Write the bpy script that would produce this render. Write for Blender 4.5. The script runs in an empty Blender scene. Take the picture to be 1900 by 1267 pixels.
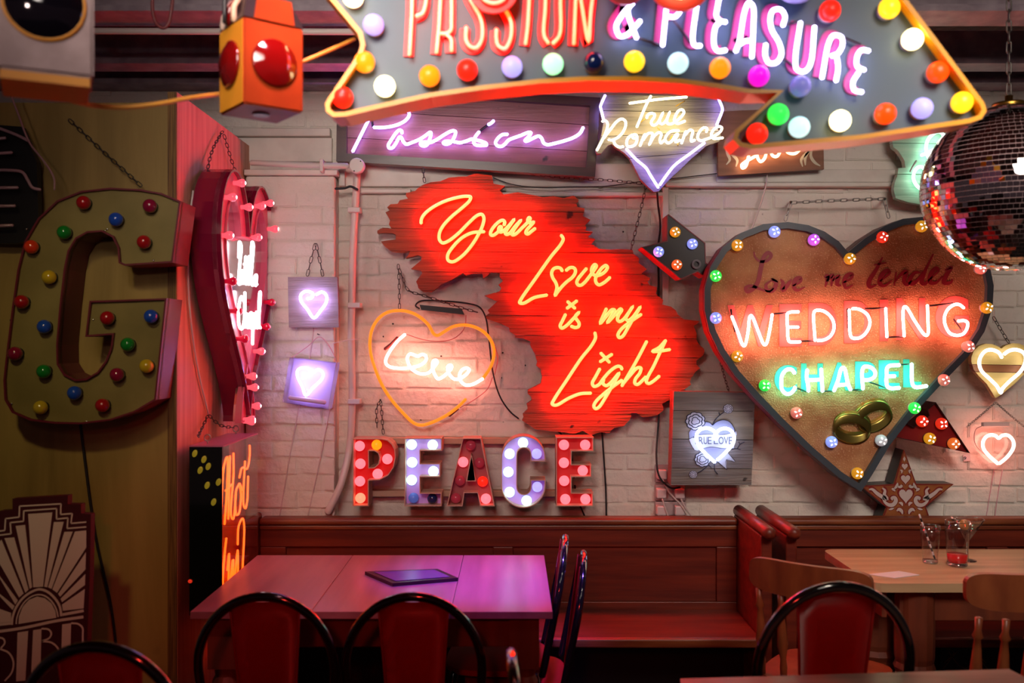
import bpy, bmesh, math, random
from mathutils import Vector, Matrix
from mathutils.geometry import tessellate_polygon
random.seed(7)
R = math.radians
SC = bpy.context.scene
COL = SC.collection

# ------------------------------------------------------------------ camera, world, lights, exposure
F = 1750.0            # focal length in pixels of the 1900x1267 frame
H = 1.615             # eye height
cam_d = bpy.data.cameras.new('camera')
cam = bpy.data.objects.new('camera', cam_d)
COL.objects.link(cam)
cam.location = (0, 0, H)
cam.rotation_euler = (R(90), 0, 0)
cam_d.sensor_width = 36.0
cam_d.lens = 36.0 * F / 1900.0
cam_d.clip_start = 0.05
cam_d.dof.use_dof = True
cam_d.dof.focus_distance = 4.15
cam_d.dof.aperture_fstop = 2.2
SC.camera = cam

world = bpy.data.worlds.new('world')
SC.world = world
world.use_nodes = True
bg = world.node_tree.nodes['Background']
bg.inputs[0].default_value = (0.028, 0.016, 0.018, 1)
bg.inputs[1].default_value = 1.0

def spot(name, loc, target, watts, color, size_deg, blend=0.8, radius=0.06):
    l = bpy.data.lights.new(name, 'SPOT')
    l.energy = watts; l.color = color; l.spot_size = R(size_deg); l.spot_blend = blend
    l.shadow_soft_size = radius
    o = bpy.data.objects.new(name, l); COL.objects.link(o)
    o.location = loc
    o.rotation_euler = (Vector(target) - Vector(loc)).to_track_quat('-Z', 'Y').to_euler()
    return o
spot('unseen_spotlight', (-0.5, 1.0, 2.95), (-0.25, 4.35, 2.15), 330, (1.0, 0.86, 0.77), 57, 1.0, 0.55)
spot('unseen_spotlight', (1.3, 0.9, 2.95), (1.8, 4.35, 1.5), 370, (1.0, 0.85, 0.75), 62, 1.0, 0.55)
spot('unseen_spotlight', (-1.2, 1.0, 2.95), (-1.60, 3.4, 1.25), 46, (1.0, 0.82, 0.36), 38, 1.0, 0.08)
spot('unseen_spotlight', (-1.0, 0.2, 2.30), (-0.6, 3.4, 2.72), 24, (1.0, 0.72, 0.66), 70, 1.0, 0.08)  # added uplight with no visible source, brightens the beams and road lamps
spot('unseen_spotlight', (1.2, 1.2, 2.95), (1.35, 3.1, 0.75), 46, (1.0, 0.86, 0.70), 62, 1.0, 0.15)  # added soft fill for the foreground table and the pine table
spot('unseen_spotlight', (0.35, 2.75, 2.90), (-0.04, 3.45, 0.75), 620, (0.24, 0.10, 1.0), 26, 1.0, 0.05)  # invented violet lamp, turns the table end and menu purple
spot('unseen_spotlight', (-0.3, -0.8, 2.25), (-0.2, 3.0, 0.25), 80, (1.0, 0.05, 0.035), 52, 1.0, 0.10)  # added red fill from behind the camera for chairs and pews
spot('unseen_spotlight', (-0.4, 1.8, 2.90), (-0.85, 3.45, 0.75), 130, (1.0, 0.40, 0.46), 30, 1.0, 0.10)  # added pink fill over the plywood end of the table

SC.view_settings.view_transform = 'Standard'
SC.view_settings.look = 'None'
SC.view_settings.gamma = 1.0
SC.view_settings.use_curve_mapping = False
SC.view_settings.exposure = 0.0

# ------------------------------------------------------------------ helpers
def W(px, py, d):
    return Vector(((px - 950.0) * d / F, d, H - (py - 633.5) * d / F))
def px2(pts, d):
    return [((x - 950.0) * d / F, H - (y - 633.5) * d / F) for x, y in pts]
def zm(x0, y0, s, pts):
    return [(x0 + x / s, y0 + y / s) for x, y in pts]
def lin(h):
    h = h.lstrip('#')
    out = []
    for i in (0, 2, 4):
        c = int(h[i:i + 2], 16) / 255.0
        out.append(c / 12.92 if c <= 0.04045 else ((c + 0.055) / 1.055) ** 2.4)
    return tuple(out)

def tag(o, label=None, cat=None, group=None, kind=None):
    if label: o['label'] = label
    if cat: o['category'] = cat
    if group: o['group'] = group
    if kind: o['kind'] = kind
    return o
def thing(name, label, cat, loc, rz=0.0, group=None):
    o = bpy.data.objects.new(name, None)
    COL.objects.link(o)
    o.empty_display_size = 0.05
    o.location = loc
    o.rotation_euler = (0, 0, rz)
    return tag(o, label, cat, group)
def root_loc(p):
    v = Vector((0, 0, 0))
    while p is not None:
        v = v + p.location; p = p.parent
    return v
def link(name, me, m, parent=None, smooth=False, local=False, world_geo=True):
    if m is not None:
        me.materials.clear(); me.materials.append(m)
    if smooth:
        me.polygons.foreach_set('use_smooth', [True] * len(me.polygons))
    o = bpy.data.objects.new(name, me)
    COL.objects.link(o)
    if parent is not None:
        if not local:
            me.transform(Matrix.Translation(-root_loc(parent)))
        o.parent = parent
    return o
def mk(name, bm, m, parent=None, smooth=False, local=False):
    me = bpy.data.meshes.new(name)
    bmesh.ops.recalc_face_normals(bm, faces=bm.faces[:])
    bm.to_mesh(me); bm.free()
    return link(name, me, m, parent, smooth, local)
def center_origin(o):
    """move a free-standing mesh's origin to the bottom centre of its shape"""
    me = o.data
    xs = [v.co for v in me.vertices]
    c = Vector((sum(v.x for v in xs) / len(xs), sum(v.y for v in xs) / len(xs), min(v.z for v in xs)))
    me.transform(Matrix.Translation(-c)); o.location = c
    return o

def box(bm, x0, x1, y0, y1, z0, z1):
    vs = [bm.verts.new((x, y, z)) for x in (x0, x1) for y in (y0, y1) for z in (z0, z1)]
    for f in ((0, 1, 3, 2), (4, 6, 7, 5), (0, 4, 5, 1), (2, 3, 7, 6), (0, 2, 6, 4), (1, 5, 7, 3)):
        bm.faces.new([vs[i] for i in f])
    return vs
def bbox(name, x0, x1, y0, y1, z0, z1, m, parent=None, bev=0.0, local=False, seg=2):
    bm = bmesh.new(); box(bm, x0, x1, y0, y1, z0, z1)
    if bev > 0:
        bmesh.ops.bevel(bm, geom=bm.edges[:], offset=bev, segments=seg, affect='EDGES', profile=0.5)
    return mk(name, bm, m, parent, False, local)

def flat_tris(outer, holes=()):
    loops = [[Vector((p[0], p[1], 0)) for p in outer]] + [[Vector((p[0], p[1], 0)) for p in h] for h in holes]
    pts = [p for l in loops for p in l]
    return pts, tessellate_polygon(loops)
def solid_from_flat(bm2, lo, hi, axis):
    """bm2: flat mesh in xy; make a closed solid between lo and hi along axis y (2d = X,Z) or x (2d = Y,Z)"""
    def P(a, b, c):
        if axis == 'y': return (a, c, b)
        if axis == 'x': return (c, a, b)
        return (a, b, c)
    bm = bmesh.new()
    A = {v: bm.verts.new(P(v.co.x, v.co.y, lo)) for v in bm2.verts}
    B = {v: bm.verts.new(P(v.co.x, v.co.y, hi)) for v in bm2.verts}
    for f in bm2.faces:
        try:
            bm.faces.new([A[v] for v in f.verts]); bm.faces.new([B[v] for v in reversed(f.verts)])
        except ValueError: pass
    for e in bm2.edges:
        if len(e.link_faces) == 1:
            a, b = e.verts
            try: bm.faces.new((A[a], A[b], B[b], B[a]))
            except ValueError: pass
    bm2.free()
    return bm
def flat_bm(outer, holes=()):
    pts, tris = flat_tris(outer, holes)
    bm2 = bmesh.new()
    vs = [bm2.verts.new((p.x, p.y, 0)) for p in pts]
    for t in tris:
        try: bm2.faces.new([vs[i] for i in t])
        except ValueError: pass
    return bm2
def plate(name, poly, lo, hi, m, parent=None, holes=(), axis='y', local=False):
    return mk(name, solid_from_flat(flat_bm(poly, holes), lo, hi, axis), m, parent, False, local)
def inset(poly, amt):
    n = len(poly)
    area = sum(poly[i][0] * poly[(i + 1) % n][1] - poly[(i + 1) % n][0] * poly[i][1] for i in range(n))
    s = 1.0 if area > 0 else -1.0
    out = []
    for i in range(n):
        p0 = Vector(poly[i - 1]); p1 = Vector(poly[i]); p2 = Vector(poly[(i + 1) % n])
        a = (p1 - p0).normalized(); b = (p2 - p1).normalized()
        na = Vector((-a.y, a.x)) * s; nb = Vector((-b.y, b.x)) * s
        k = na + nb
        l = k.length_squared
        if l < 0.2: k = na; sc = 1.0
        else: sc = min(2.0 / l, 2.2)
        q = p1 + k * amt * sc
        out.append((q.x, q.y))
    return out
def frame_solid(name, poly, amt, lo, hi, m, parent, holes_poly=(), axis='y'):
    """a wall of thickness amt that runs along the inside of poly (and around the holes)"""
    o = plate(name, poly, lo, hi, m, parent, [inset(poly, amt)], axis)
    return o
def planks(name, poly, lo, hi, joints, m, parent, gap=0.0012, jit=0.002, axis='y', labels=None):
    """poly cut into pieces by joint lines ((x1,y1),(x2,y2)) given top to bottom"""
    n = len(joints) + 1
    for i in range(n):
        bm2 = flat_bm(poly)
        for side, j in ((1, i - 1), (-1, i)):
            if 0 <= j < len(joints):
                (x1, y1), (x2, y2) = joints[j]
                dirv = Vector((x2 - x1, y2 - y1, 0)).normalized()
                nor = Vector((-dirv.y, dirv.x, 0))
                if nor.y < 0: nor = -nor
                co = Vector((x1, y1, 0)) - nor * gap * side
                bmesh.ops.bisect_plane(bm2, geom=bm2.verts[:] + bm2.edges[:] + bm2.faces[:], plane_co=co,
                                       plane_no=nor, clear_outer=(side == 1), clear_inner=(side == -1))
        if len(bm2.faces) == 0:
            bm2.free(); continue
        e = random.uniform(-jit, jit)
        mk(name, solid_from_flat(bm2, lo + e, hi, axis), m[i % len(m)] if isinstance(m, list) else m, parent)

def catmull(pts, n):
    if n <= 1 or len(pts) < 3: return [Vector(p) for p in pts]
    P = [Vector(p) for p in pts]
    P = [P[0] * 2 - P[1]] + P + [P[-1] * 2 - P[-2]]
    out = []
    for i in range(1, len(P) - 2):
        p0, p1, p2, p3 = P[i - 1], P[i], P[i + 1], P[i + 2]
        t0 = 0.0
        t1 = t0 + max((p1 - p0).length, 1e-6) ** 0.5
        t2 = t1 + max((p2 - p1).length, 1e-6) ** 0.5
        t3 = t2 + max((p3 - p2).length, 1e-6) ** 0.5
        for k in range(n):
            t = t1 + (t2 - t1) * k / n
            a1 = p0 * ((t1 - t) / (t1 - t0)) + p1 * ((t - t0) / (t1 - t0))
            a2 = p1 * ((t2 - t) / (t2 - t1)) + p2 * ((t - t1) / (t2 - t1))
            a3 = p2 * ((t3 - t) / (t3 - t2)) + p3 * ((t - t2) / (t3 - t2))
            b1 = a1 * ((t2 - t) / (t2 - t0)) + a2 * ((t - t0) / (t2 - t0))
            b2 = a2 * ((t3 - t) / (t3 - t1)) + a3 * ((t - t1) / (t3 - t1))
            out.append(b1 * ((t2 - t) / (t2 - t1)) + b2 * ((t - t1) / (t2 - t1)))
    out.append(P[-2])
    return out
def add_tube(bm, pts, r, sides=8, closed=False, caps=True, radii=None):
    pts = [Vector(p) for p in pts]
    q = [pts[0]]
    rr = [radii[0] if radii else r]
    for i, p in enumerate(pts[1:], 1):
        if (p - q[-1]).length > 1e-5:
            q.append(p); rr.append(radii[i] if radii else r)
    pts = q
    if closed and (pts[0] - pts[-1]).length < 1e-4: pts.pop(); rr.pop()
    n = len(pts)
    if n < 2: return
    def tan(i):
        if closed: return (pts[(i + 1) % n] - pts[i - 1]).normalized()
        if i == 0: return (pts[1] - pts[0]).normalized()
        if i == n - 1: return (pts[-1] - pts[-2]).normalized()
        t = (pts[i + 1] - pts[i]).normalized() + (pts[i] - pts[i - 1]).normalized()
        if t.length < 1e-4: t = pts[i + 1] - pts[i]
        return t.normalized()
    t = tan(0)
    u = t.cross(Vector((0, 1, 0)))
    if u.length < 0.1: u = t.cross(Vector((0, 0, 1)))
    u.normalize()
    rings = []
    for i in range(n):
        ti = tan(i)
        u = u - ti * u.dot(ti)
        if u.length < 1e-5: u = ti.orthogonal()
        u.normalize()
        v = ti.cross(u)
        rings.append([bm.verts.new(pts[i] + (u * math.cos(2 * math.pi * k / sides) + v * math.sin(2 * math.pi * k / sides)) * rr[i]) for k in range(sides)])
    m = n if closed else n - 1
    for i in range(m):
        a, b = rings[i], rings[(i + 1) % n]
        for k in range(sides):
            bm.faces.new((a[k], a[(k + 1) % sides], b[(k + 1) % sides], b[k]))
    if caps and not closed:
        for ring, i, s in ((rings[0], 0, -1), (rings[-1], n - 1, 1)):
            c = bm.verts.new(pts[i] + tan(i) * s * rr[i] * 0.7)
            for k in range(sides):
                bm.faces.new((ring[k], ring[(k + 1) % sides], c))
def tube(name, pts, r, m, parent=None, sub=5, sides=8, closed=False, local=False):
    bm = bmesh.new()
    add_tube(bm, catmull(pts, sub), r, sides, closed)
    return mk(name, bm, m, parent, True, local)
def neon(strokes, d, rpx, m, parent, sub=5, sides=8, name='neon_tube'):
    out = []
    for s in strokes:
        out.append(tube(name, [W(x, y, d) for x, y in s], rpx * d / F, m, parent, sub, sides))
    return out
def ribbon_bm(bm, pts2, w, lo, hi, axis='y', taper=False, frame=None):
    """flat painted band: pts2 2D points, width w"""
    p = catmull([(a, b, 0) for a, b in pts2], 4)
    n = len(p)
    def P(q, c):
        if axis == 'y': return (q.x, c, q.y)
        if axis == 'x': return (c, q.x, q.y)
        return (q.x, q.y, c)
    rows = []
    for i in range(n):
        a = p[max(i - 1, 0)]; b = p[min(i + 1, n - 1)]
        t = (b - a)
        if t.length < 1e-7: t = Vector((1, 0, 0))
        t.normalize()
        nv = Vector((-t.y, t.x, 0))
        ww = w * 0.5
        if taper:
            s = i / (n - 1)
            ww *= 0.35 + 0.9 * math.sin(math.pi * min(max(s, 0.02), 0.98))
        l = p[i] + nv * ww; r = p[i] - nv * ww
        rows.append((bm.verts.new(P(l, lo)), bm.verts.new(P(r, lo)), bm.verts.new(P(l, hi)), bm.verts.new(P(r, hi))))
    for i in range(n - 1):
        a, b = rows[i], rows[i + 1]
        bm.faces.new((a[0], a[1], b[1], b[0])); bm.faces.new((a[2], b[2], b[3], a[3]))
        bm.faces.new((a[0], b[0], b[2], a[2])); bm.faces.new((a[1], a[3], b[3], b[1]))
    for a in (rows[0], rows[-1]):
        bm.faces.new((a[0], a[2], a[3], a[1]))
def ribbon(name, strokes_px, wpx, d, t, m, parent, taper=False):
    bm = bmesh.new()
    for s in strokes_px:
        ribbon_bm(bm, px2(s, d), wpx * d / F, d, d + t, 'y', taper)
    return mk(name, bm, m, parent)

_sph = {}
def sphere_mesh(key='bulb', seg=18, rings=12, squash=1.0):
    if key in _sph: return _sph[key]
    bm = bmesh.new()
    bmesh.ops.create_uvsphere(bm, u_segments=seg, v_segments=rings, radius=1.0)
    me = bpy.data.meshes.new(key); bm.to_mesh(me); bm.free()
    me.polygons.foreach_set('use_smooth', [True] * len(me.polygons))
    me.materials.append(None)
    _sph[key] = me
    return me
def shared(name, me, m, parent, loc, scale, rot=(0, 0, 0)):
    o = bpy.data.objects.new(name, me)
    COL.objects.link(o)
    o.parent = parent
    o.location = Vector(loc) - root_loc(parent) if parent is not None else loc
    o.scale = scale if hasattr(scale, '__len__') else (scale,) * 3
    o.rotation_euler = rot
    o.material_slots[0].link = 'OBJECT'
    o.material_slots[0].material = m
    return o
def lathe_bm(bm, prof, seg=20, cap=True, cx=0, cy=0, z0=0):
    rings = []
    for r, z in prof:
        rings.append([bm.verts.new((cx + r * math.cos(2 * math.pi * k / seg), cy + r * math.sin(2 * math.pi * k / seg), z0 + z)) for k in range(seg)])
    for a, b in zip(rings, rings[1:]):
        for k in range(seg):
            bm.faces.new((a[k], a[(k + 1) % seg], b[(k + 1) % seg], b[k]))
    if cap:
        for ring in (rings[0], rings[-1]):
            try: bm.faces.new(ring)
            except ValueError: pass
def lathe_mesh(key, prof, seg=18, cap=True):
    if key in _sph: return _sph[key]
    bm = bmesh.new(); lathe_bm(bm, prof, seg, cap)
    bmesh.ops.recalc_face_normals(bm, faces=bm.faces[:])
    me = bpy.data.meshes.new(key); bm.to_mesh(me); bm.free()
    me.polygons.foreach_set('use_smooth', [True] * len(me.polygons))
    me.materials.append(None)
    _sph[key] = me
    return me
def led_mesh():
    if 'led' in _sph: return _sph['led']
    bm = bmesh.new()
    for k in range(4):
        a = math.pi / 4 + k * math.pi / 2
        M = Matrix.Translation((0.42 * math.cos(a), -0.86, 0.42 * math.sin(a))) @ Matrix.Rotation(-a, 4, 'Y') @ Matrix.Diagonal((0.30, 0.12, 0.15, 1))
        bmesh.ops.create_uvsphere(bm, u_segments=8, v_segments=5, radius=1.0, matrix=M)
    me = bpy.data.meshes.new('led_cluster'); bm.to_mesh(me); bm.free(); me.materials.append(None); _sph['led'] = me
    return me
def bulb(px, py, d, rpx, m, parent, socket=None):
    r = rpx * d / F
    o = shared('bulb', sphere_mesh(), m, parent, W(px, py, d), r)
    if socket is not None:
        me = lathe_mesh('socket', [(0.0, 1.25), (0.7, 1.25), (0.85, 1.2), (0.85, 0.35), (0.7, 0.3)], 16, False)
        s = bpy.data.objects.new('socket', me); COL.objects.link(s)
        s.parent = o; s.rotation_euler = (R(-90), 0, 0)
        s.material_slots[0].link = 'OBJECT'; s.material_slots[0].material = socket
    if m.name.startswith('led_'):
        s = bpy.data.objects.new('led_cluster', led_mesh()); COL.objects.link(s)
        s.parent = o; s.rotation_euler = (0, random.uniform(0, 1.5), 0)
        s.material_slots[0].link = 'OBJECT'; s.material_slots[0].material = led_hot
    return o

# letters from the built-in font, fitted to a pixel box
def glyph_bm(ch, offset=0.0, depth=0.02):
    cu = bpy.data.curves.new('glyph', 'FONT')
    cu.body = ch; cu.size = 1.0; cu.offset = offset; cu.extrude = depth; cu.resolution_u = 6
    ob = bpy.data.objects.new('glyph', cu)
    COL.objects.link(ob)
    bpy.context.view_layer.update()
    me = bpy.data.meshes.new_from_object(ob.evaluated_get(bpy.context.evaluated_depsgraph_get()))
    bpy.data.objects.remove(ob); bpy.data.curves.remove(cu)
    return me
def block_letter(ch, x0, y0, x1, y1, d, t, m, parent, offset=0.02, name='painted_letter'):
    me = glyph_bm(ch, offset)
    xs = [v.co.x for v in me.vertices]; ys = [v.co.y for v in me.vertices]; zs = [v.co.z for v in me.vertices]
    ax, bx, ay, by, az, bz = min(xs), max(xs), min(ys), max(ys), min(zs), max(zs)
    for v in me.vertices:
        fx = (v.co.x - ax) / (bx - ax); fy = (v.co.y - ay) / (by - ay); fz = (v.co.z - az) / max(bz - az, 1e-6)
        p = W(x0 + fx * (x1 - x0), y1 + fy * (y0 - y1), d)
        v.co = (p.x, d + (1 - fz) * t, p.z)
    return link(name, me, m, parent)

# ------------------------------------------------------------------ materials
MATS = {}
def mat(name, base=(0.8, 0.8, 0.8), rough=0.5, metal=0.0, emit=None, es=0.0, c2=None, nscale=6.0, stretch=(1, 1, 1),
        bump=0.0, bscale=None, detail=6.0, pos=False, lo=0.35, hi=0.65, spots=None, coat=0.0, spec=None, sampling=None, dist=0.0):
    if name in MATS: return MATS[name]
    if isinstance(base, str): base = lin(base)
    if isinstance(c2, str): c2 = lin(c2)
    if isinstance(emit, str): emit = lin(emit)
    m = bpy.data.materials.new(name); m.use_nodes = True
    nt = m.node_tree; N = nt.nodes; L = nt.links
    b = N['Principled BSDF']
    b.inputs['Base Color'].default_value = (*base, 1)
    b.inputs['Roughness'].default_value = rough
    b.inputs['Metallic'].default_value = metal
    if coat: b.inputs['Coat Weight'].default_value = coat; b.inputs['Coat Roughness'].default_value = 0.08
    if spec is not None: b.inputs['Specular IOR Level'].default_value = spec
    if emit is not None:
        b.inputs['Emission Color'].default_value = (*emit, 1)
        b.inputs['Emission Strength'].default_value = es
    if c2 is not None or bump or spots:
        tc = N.new('ShaderNodeTexCoord'); mp = N.new('ShaderNodeMapping')
        mp.inputs['Scale'].default_value = stretch
        if pos:
            tc = N.new('ShaderNodeNewGeometry'); OC = tc.outputs['Position']
        else: OC = tc.outputs['Object']
        L.new(OC, mp.inputs['Vector'])
        nz = N.new('ShaderNodeTexNoise')
        nz.inputs['Scale'].default_value = nscale; nz.inputs['Detail'].default_value = detail
        nz.inputs['Distortion'].default_value = dist
        L.new(mp.outputs['Vector'], nz.inputs['Vector'])
        if c2 is not None:
            rp = N.new('ShaderNodeValToRGB')
            rp.color_ramp.elements[0].position = lo; rp.color_ramp.elements[0].color = (*base, 1)
            rp.color_ramp.elements[1].position = hi; rp.color_ramp.elements[1].color = (*c2, 1)
            L.new(nz.outputs['Fac'], rp.inputs['Fac'])
            col = rp.outputs['Color']
            if spots is not None:
                sc_, thr, scol = spots
                n2 = N.new('ShaderNodeTexNoise'); n2.inputs['Scale'].default_value = sc_; n2.inputs['Detail'].default_value = 3
                L.new(OC, n2.inputs['Vector'])
                r2 = N.new('ShaderNodeValToRGB')
                r2.color_ramp.elements[0].position = thr; r2.color_ramp.elements[0].color = (0, 0, 0, 1)
                r2.color_ramp.elements[1].position = thr + 0.05; r2.color_ramp.elements[1].color = (1, 1, 1, 1)
                L.new(n2.outputs['Fac'], r2.inputs['Fac'])
                mx = N.new('ShaderNodeMix'); mx.data_type = 'RGBA'
                L.new(r2.outputs['Color'], mx.inputs['Factor'])
                L.new(col, mx.inputs['A'])
                mx.inputs['B'].default_value = (*(lin(scol) if isinstance(scol, str) else scol), 1)
                col = mx.outputs['Result']
            L.new(col, b.inputs['Base Color'])
        if bump:
            src = nz
            if bscale is not None:
                src = N.new('ShaderNodeTexNoise'); src.inputs['Scale'].default_value = bscale
                src.inputs['Detail'].default_value = 8
                L.new(mp.outputs['Vector'], src.inputs['Vector'])
            bp = N.new('ShaderNodeBump'); bp.inputs['Strength'].default_value = bump; bp.inputs['Distance'].default_value = 0.01
            L.new(src.outputs['Fac'], bp.inputs['Height'])
            L.new(bp.outputs['Normal'], b.inputs['Normal'])
    if sampling: m.cycles.emission_sampling = sampling
    MATS[name] = m
    return m
def clear(name, tint=(1, 1, 1), rough=0.03, amount=0.08, ior=1.35):
    if name in MATS: return MATS[name]
    m = bpy.data.materials.new(name); m.use_nodes = True
    nt = m.node_tree; N = nt.nodes; L = nt.links
    for n in list(N): N.remove(n)
    out = N.new('ShaderNodeOutputMaterial'); tr = N.new('ShaderNodeBsdfTransparent'); gl = N.new('ShaderNodeBsdfGlossy')
    tr.inputs['Color'].default_value = (*tint, 1); gl.inputs['Roughness'].default_value = rough
    lw = N.new('ShaderNodeLayerWeight'); lw.inputs['Blend'].default_value = 0.5
    fr = N.new('ShaderNodeMath'); fr.operation = 'POWER'; fr.inputs[1].default_value = 5.0
    L.new(lw.outputs['Facing'], fr.inputs[0])
    ad = N.new('ShaderNodeMath'); ad.operation = 'ADD'; ad.inputs[1].default_value = amount; ad.use_clamp = True
    mx = N.new('ShaderNodeMixShader')
    L.new(fr.outputs[0], ad.inputs[0]); L.new(ad.outputs[0], mx.inputs[0])
    L.new(tr.outputs[0], mx.inputs[1]); L.new(gl.outputs[0], mx.inputs[2]); L.new(mx.outputs[0], out.inputs[0])
    MATS[name] = m
    return m
def glow(name, rgb, strength):
    return mat(name, (0.8, 0.8, 0.8), 0.4, emit=rgb, es=strength)

paint_wall = mat('painted_brick', '#ddd6ca', 0.62, c2='#e8e2d8', nscale=3.0, pos=True, bump=1.0, bscale=26, spots=(17.0, 0.735, '#5a4a44'))
paint_white = mat('white_gloss_paint', '#d3ccc2', 0.4, c2='#e2dcd2', nscale=9, bump=0.1, bscale=30)
pvc = mat('white_conduit', '#d8d2ca', 0.35)
ply = mat('plywood', '#8a7038', 0.6, c2='#a88a4a', nscale=2.2, stretch=(3.2, 1, 0.35), bump=0.05, bscale=40, dist=1.2, spots=(2.2, 0.66, '#6a5526'))
pine = mat('pine_board', '#c98f74', 0.6, c2='#e0ab8c', nscale=5.0, stretch=(1, 6.5, 0.35), bump=0.12, bscale=14)
ply_edge = mat('plywood_edge', '#8a6432', 0.7, c2='#5a3c1a', nscale=30, stretch=(8, 1, 0.2))
steel_paint = mat('painted_steel_beam', '#a898a0', 0.5, c2='#8a7a84', nscale=14, bump=0.15, bscale=40)
dark_ceiling = mat('sooty_ceiling', '#241a1a', 0.9, c2='#3a2c28', nscale=22, bump=0.8, bscale=35)
floor_m = mat('dark_floor', '#1c1412', 0.7, c2='#2a1e1a', nscale=4, bump=0.1)
pew = mat('red_brown_pew_wood', '#5a1c10', 0.42, c2='#7a2c18', nscale=4.0, stretch=(0.5, 4, 7), bump=0.08, bscale=16)
pew_edge = mat('worn_pew_edge', '#8a4c28', 0.4, c2='#6a2c18', nscale=6, stretch=(0.6, 6, 6))
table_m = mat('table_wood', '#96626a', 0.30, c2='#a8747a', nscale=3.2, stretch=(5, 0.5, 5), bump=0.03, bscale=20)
table_r = mat('scrubbed_pine', '#a98a66', 0.42, c2='#c0a07a', nscale=3.5, stretch=(0.5, 6, 5), bump=0.06, bscale=20)
table_leg = mat('table_leg_wood', '#5e2a18', 0.5, c2='#74361e', nscale=5, stretch=(4, 4, 0.6), bump=0.05)
chair_black = mat('black_enamel_tube', (0.006, 0.006, 0.006), 0.12, coat=1.0)
chair_red = mat('red_enamel_sheet', '#8c0f0c', 0.38)
chair_wood = mat('brown_chair_wood', '#7a3a20', 0.38, c2='#96502c', nscale=5, stretch=(3, 3, 1), bump=0.04)
black_wire = mat('black_cable', (0.01, 0.01, 0.012), 0.5)
white_wire = mat('white_cable', '#d8c8c4', 0.5)
yellow_wire = mat('yellow_cable', '#d8983c', 0.5)
red_wire = mat('dark_red_cable', '#5a1416', 0.5)
chain_m = mat('chain_steel', (0.10, 0.09, 0.08), 0.4, metal=0.9)
bright_chain = mat('bright_chain_steel', (0.35, 0.33, 0.3), 0.35, metal=0.9)
black_paint = mat('black_paint', (0.008, 0.007, 0.008), 0.4)
screw_m = mat('screw_steel', (0.75, 0.72, 0.65), 0.25, metal=1.0)
brass = mat('brass', '#b08a3c', 0.3, metal=1.0)
blockout = mat('blockout_paint_tube', (0.02, 0.006, 0.012), 0.3)
mirror = mat('mirror', (0.88, 0.88, 0.88), 0.02, metal=1.0)

# neon gases: light colours
n_violet = glow('neon_violet_white', (0.34, 0.24, 1.0), 17.0)
n_lav = glow('neon_lavender', (0.58, 0.44, 1.0), 13.0)
n_warm = glow('neon_warm_white', (1.0, 0.84, 0.40), 9.0)
n_red = glow('neon_red_orange', (1.0, 0.0125, 0.0022), 56.0)
n_pink = glow('neon_pink_white', (1.0, 0.30, 0.22), 15.0)
n_wed = glow('neon_rose_white', (1.0, 0.25, 0.21), 30.0)
n_mint = glow('neon_mint_white', (0.22, 1.0, 0.66), 15.0)
n_mint2 = glow('neon_pale_mint', (0.5, 1.0, 0.8), 6.0)
n_blue = glow('neon_cool_white', (0.60, 0.70, 1.0), 10.0)
n_peach = glow('neon_peach_white', (1.0, 0.48, 0.24), 11.0)
n_orange = mat('neon_orange', '#e06a10', 0.3, emit=(1.0, 0.30, 0.015), es=0.85)
n_amber = glow('neon_amber', (1.0, 0.10, 0.008), 5.5)
n_sign_or = glow('neon_sign_orange', (1.0, 0.036, 0.004), 12.0)
n_sign_wh = glow('neon_sign_white', (0.62, 0.54, 1.0), 9.0)
n_white = glow('neon_white', (1.0, 0.86, 0.92), 5.0)
n_off = mat('unlit_pink_tube', '#b08890', 0.25)

def lit(name, hexcol, es):
    return mat('bulb_' + name, hexcol, 0.35, emit=hexcol, es=es)
b_yellow = lit('yellow', '#ffc81e', 1.5)
b_orange = lit('orange', '#ff8a10', 1.3)
b_red = lit('red', '#ff2010', 1.3)
b_redor = lit('red_orange', '#ff4408', 1.3)
b_lav = lit('lavender', '#a8a4ff', 1.1)
b_lavdim = lit('dim_lavender', '#8484d8', 0.45)
b_green = lit('green', '#30ee4a', 1.4)
b_greenw = lit('bright_green', '#a0ffb8', 1.6)
b_white = mat('bulb_warm_white', '#fff2c8', 0.35, emit=(1.0, 0.82, 0.36), es=6.0)
b_cyan = mat('bulb_cyan', '#a8f0f0', 0.35, emit=(0.50, 0.90, 0.95), es=2.6)
b_cyanw = lit('cyan_white', '#c8f8ff', 1.1)
b_mag = lit('magenta', '#ee10d8', 1.0)
b_pink = lit('pink', '#ff6670', 1.9)
b_pinkd = mat('bulb_dull_pink', '#b03848', 0.2, emit='#b03848', es=0.15)
b_salmon = lit('salmon', '#ff7a5c', 1.9)
b_ablue = mat('bulb_dull_blue', '#5a78d8', 0.2, emit='#5a78d8', es=0.25)
b_navy = mat('bulb_navy', '#12245c', 0.15, coat=0.6)
g_red = mat('glossy_red_bulb', '#a8161a', 0.15, coat=0.6)
g_orange = mat('glossy_orange_bulb', '#e03a14', 0.15, coat=0.6)
g_blue = mat('glossy_blue_bulb', '#1f4cb8', 0.15, coat=0.6)
g_green = mat('glossy_green_bulb', '#16802c', 0.15, coat=0.6)
g_yellow = mat('glossy_yellow_bulb', '#c8a820', 0.15, coat=0.6)
g_mag = mat('glossy_magenta_bulb', '#8c1438', 0.15, coat=0.6)
led_gold = mat('led_gold', '#d89020', 0.2, emit='#ffb028', es=0.45, c2='#7a4a08', nscale=90)
led_blue = mat('led_blue', '#8aa0ff', 0.2, emit='#8ea4ff', es=0.75)
led_violet = mat('led_violet', '#d060ff', 0.2, emit='#d868ff', es=0.6)
led_green = mat('led_green', '#20d040', 0.2, emit='#38ff58', es=0.7)
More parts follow.
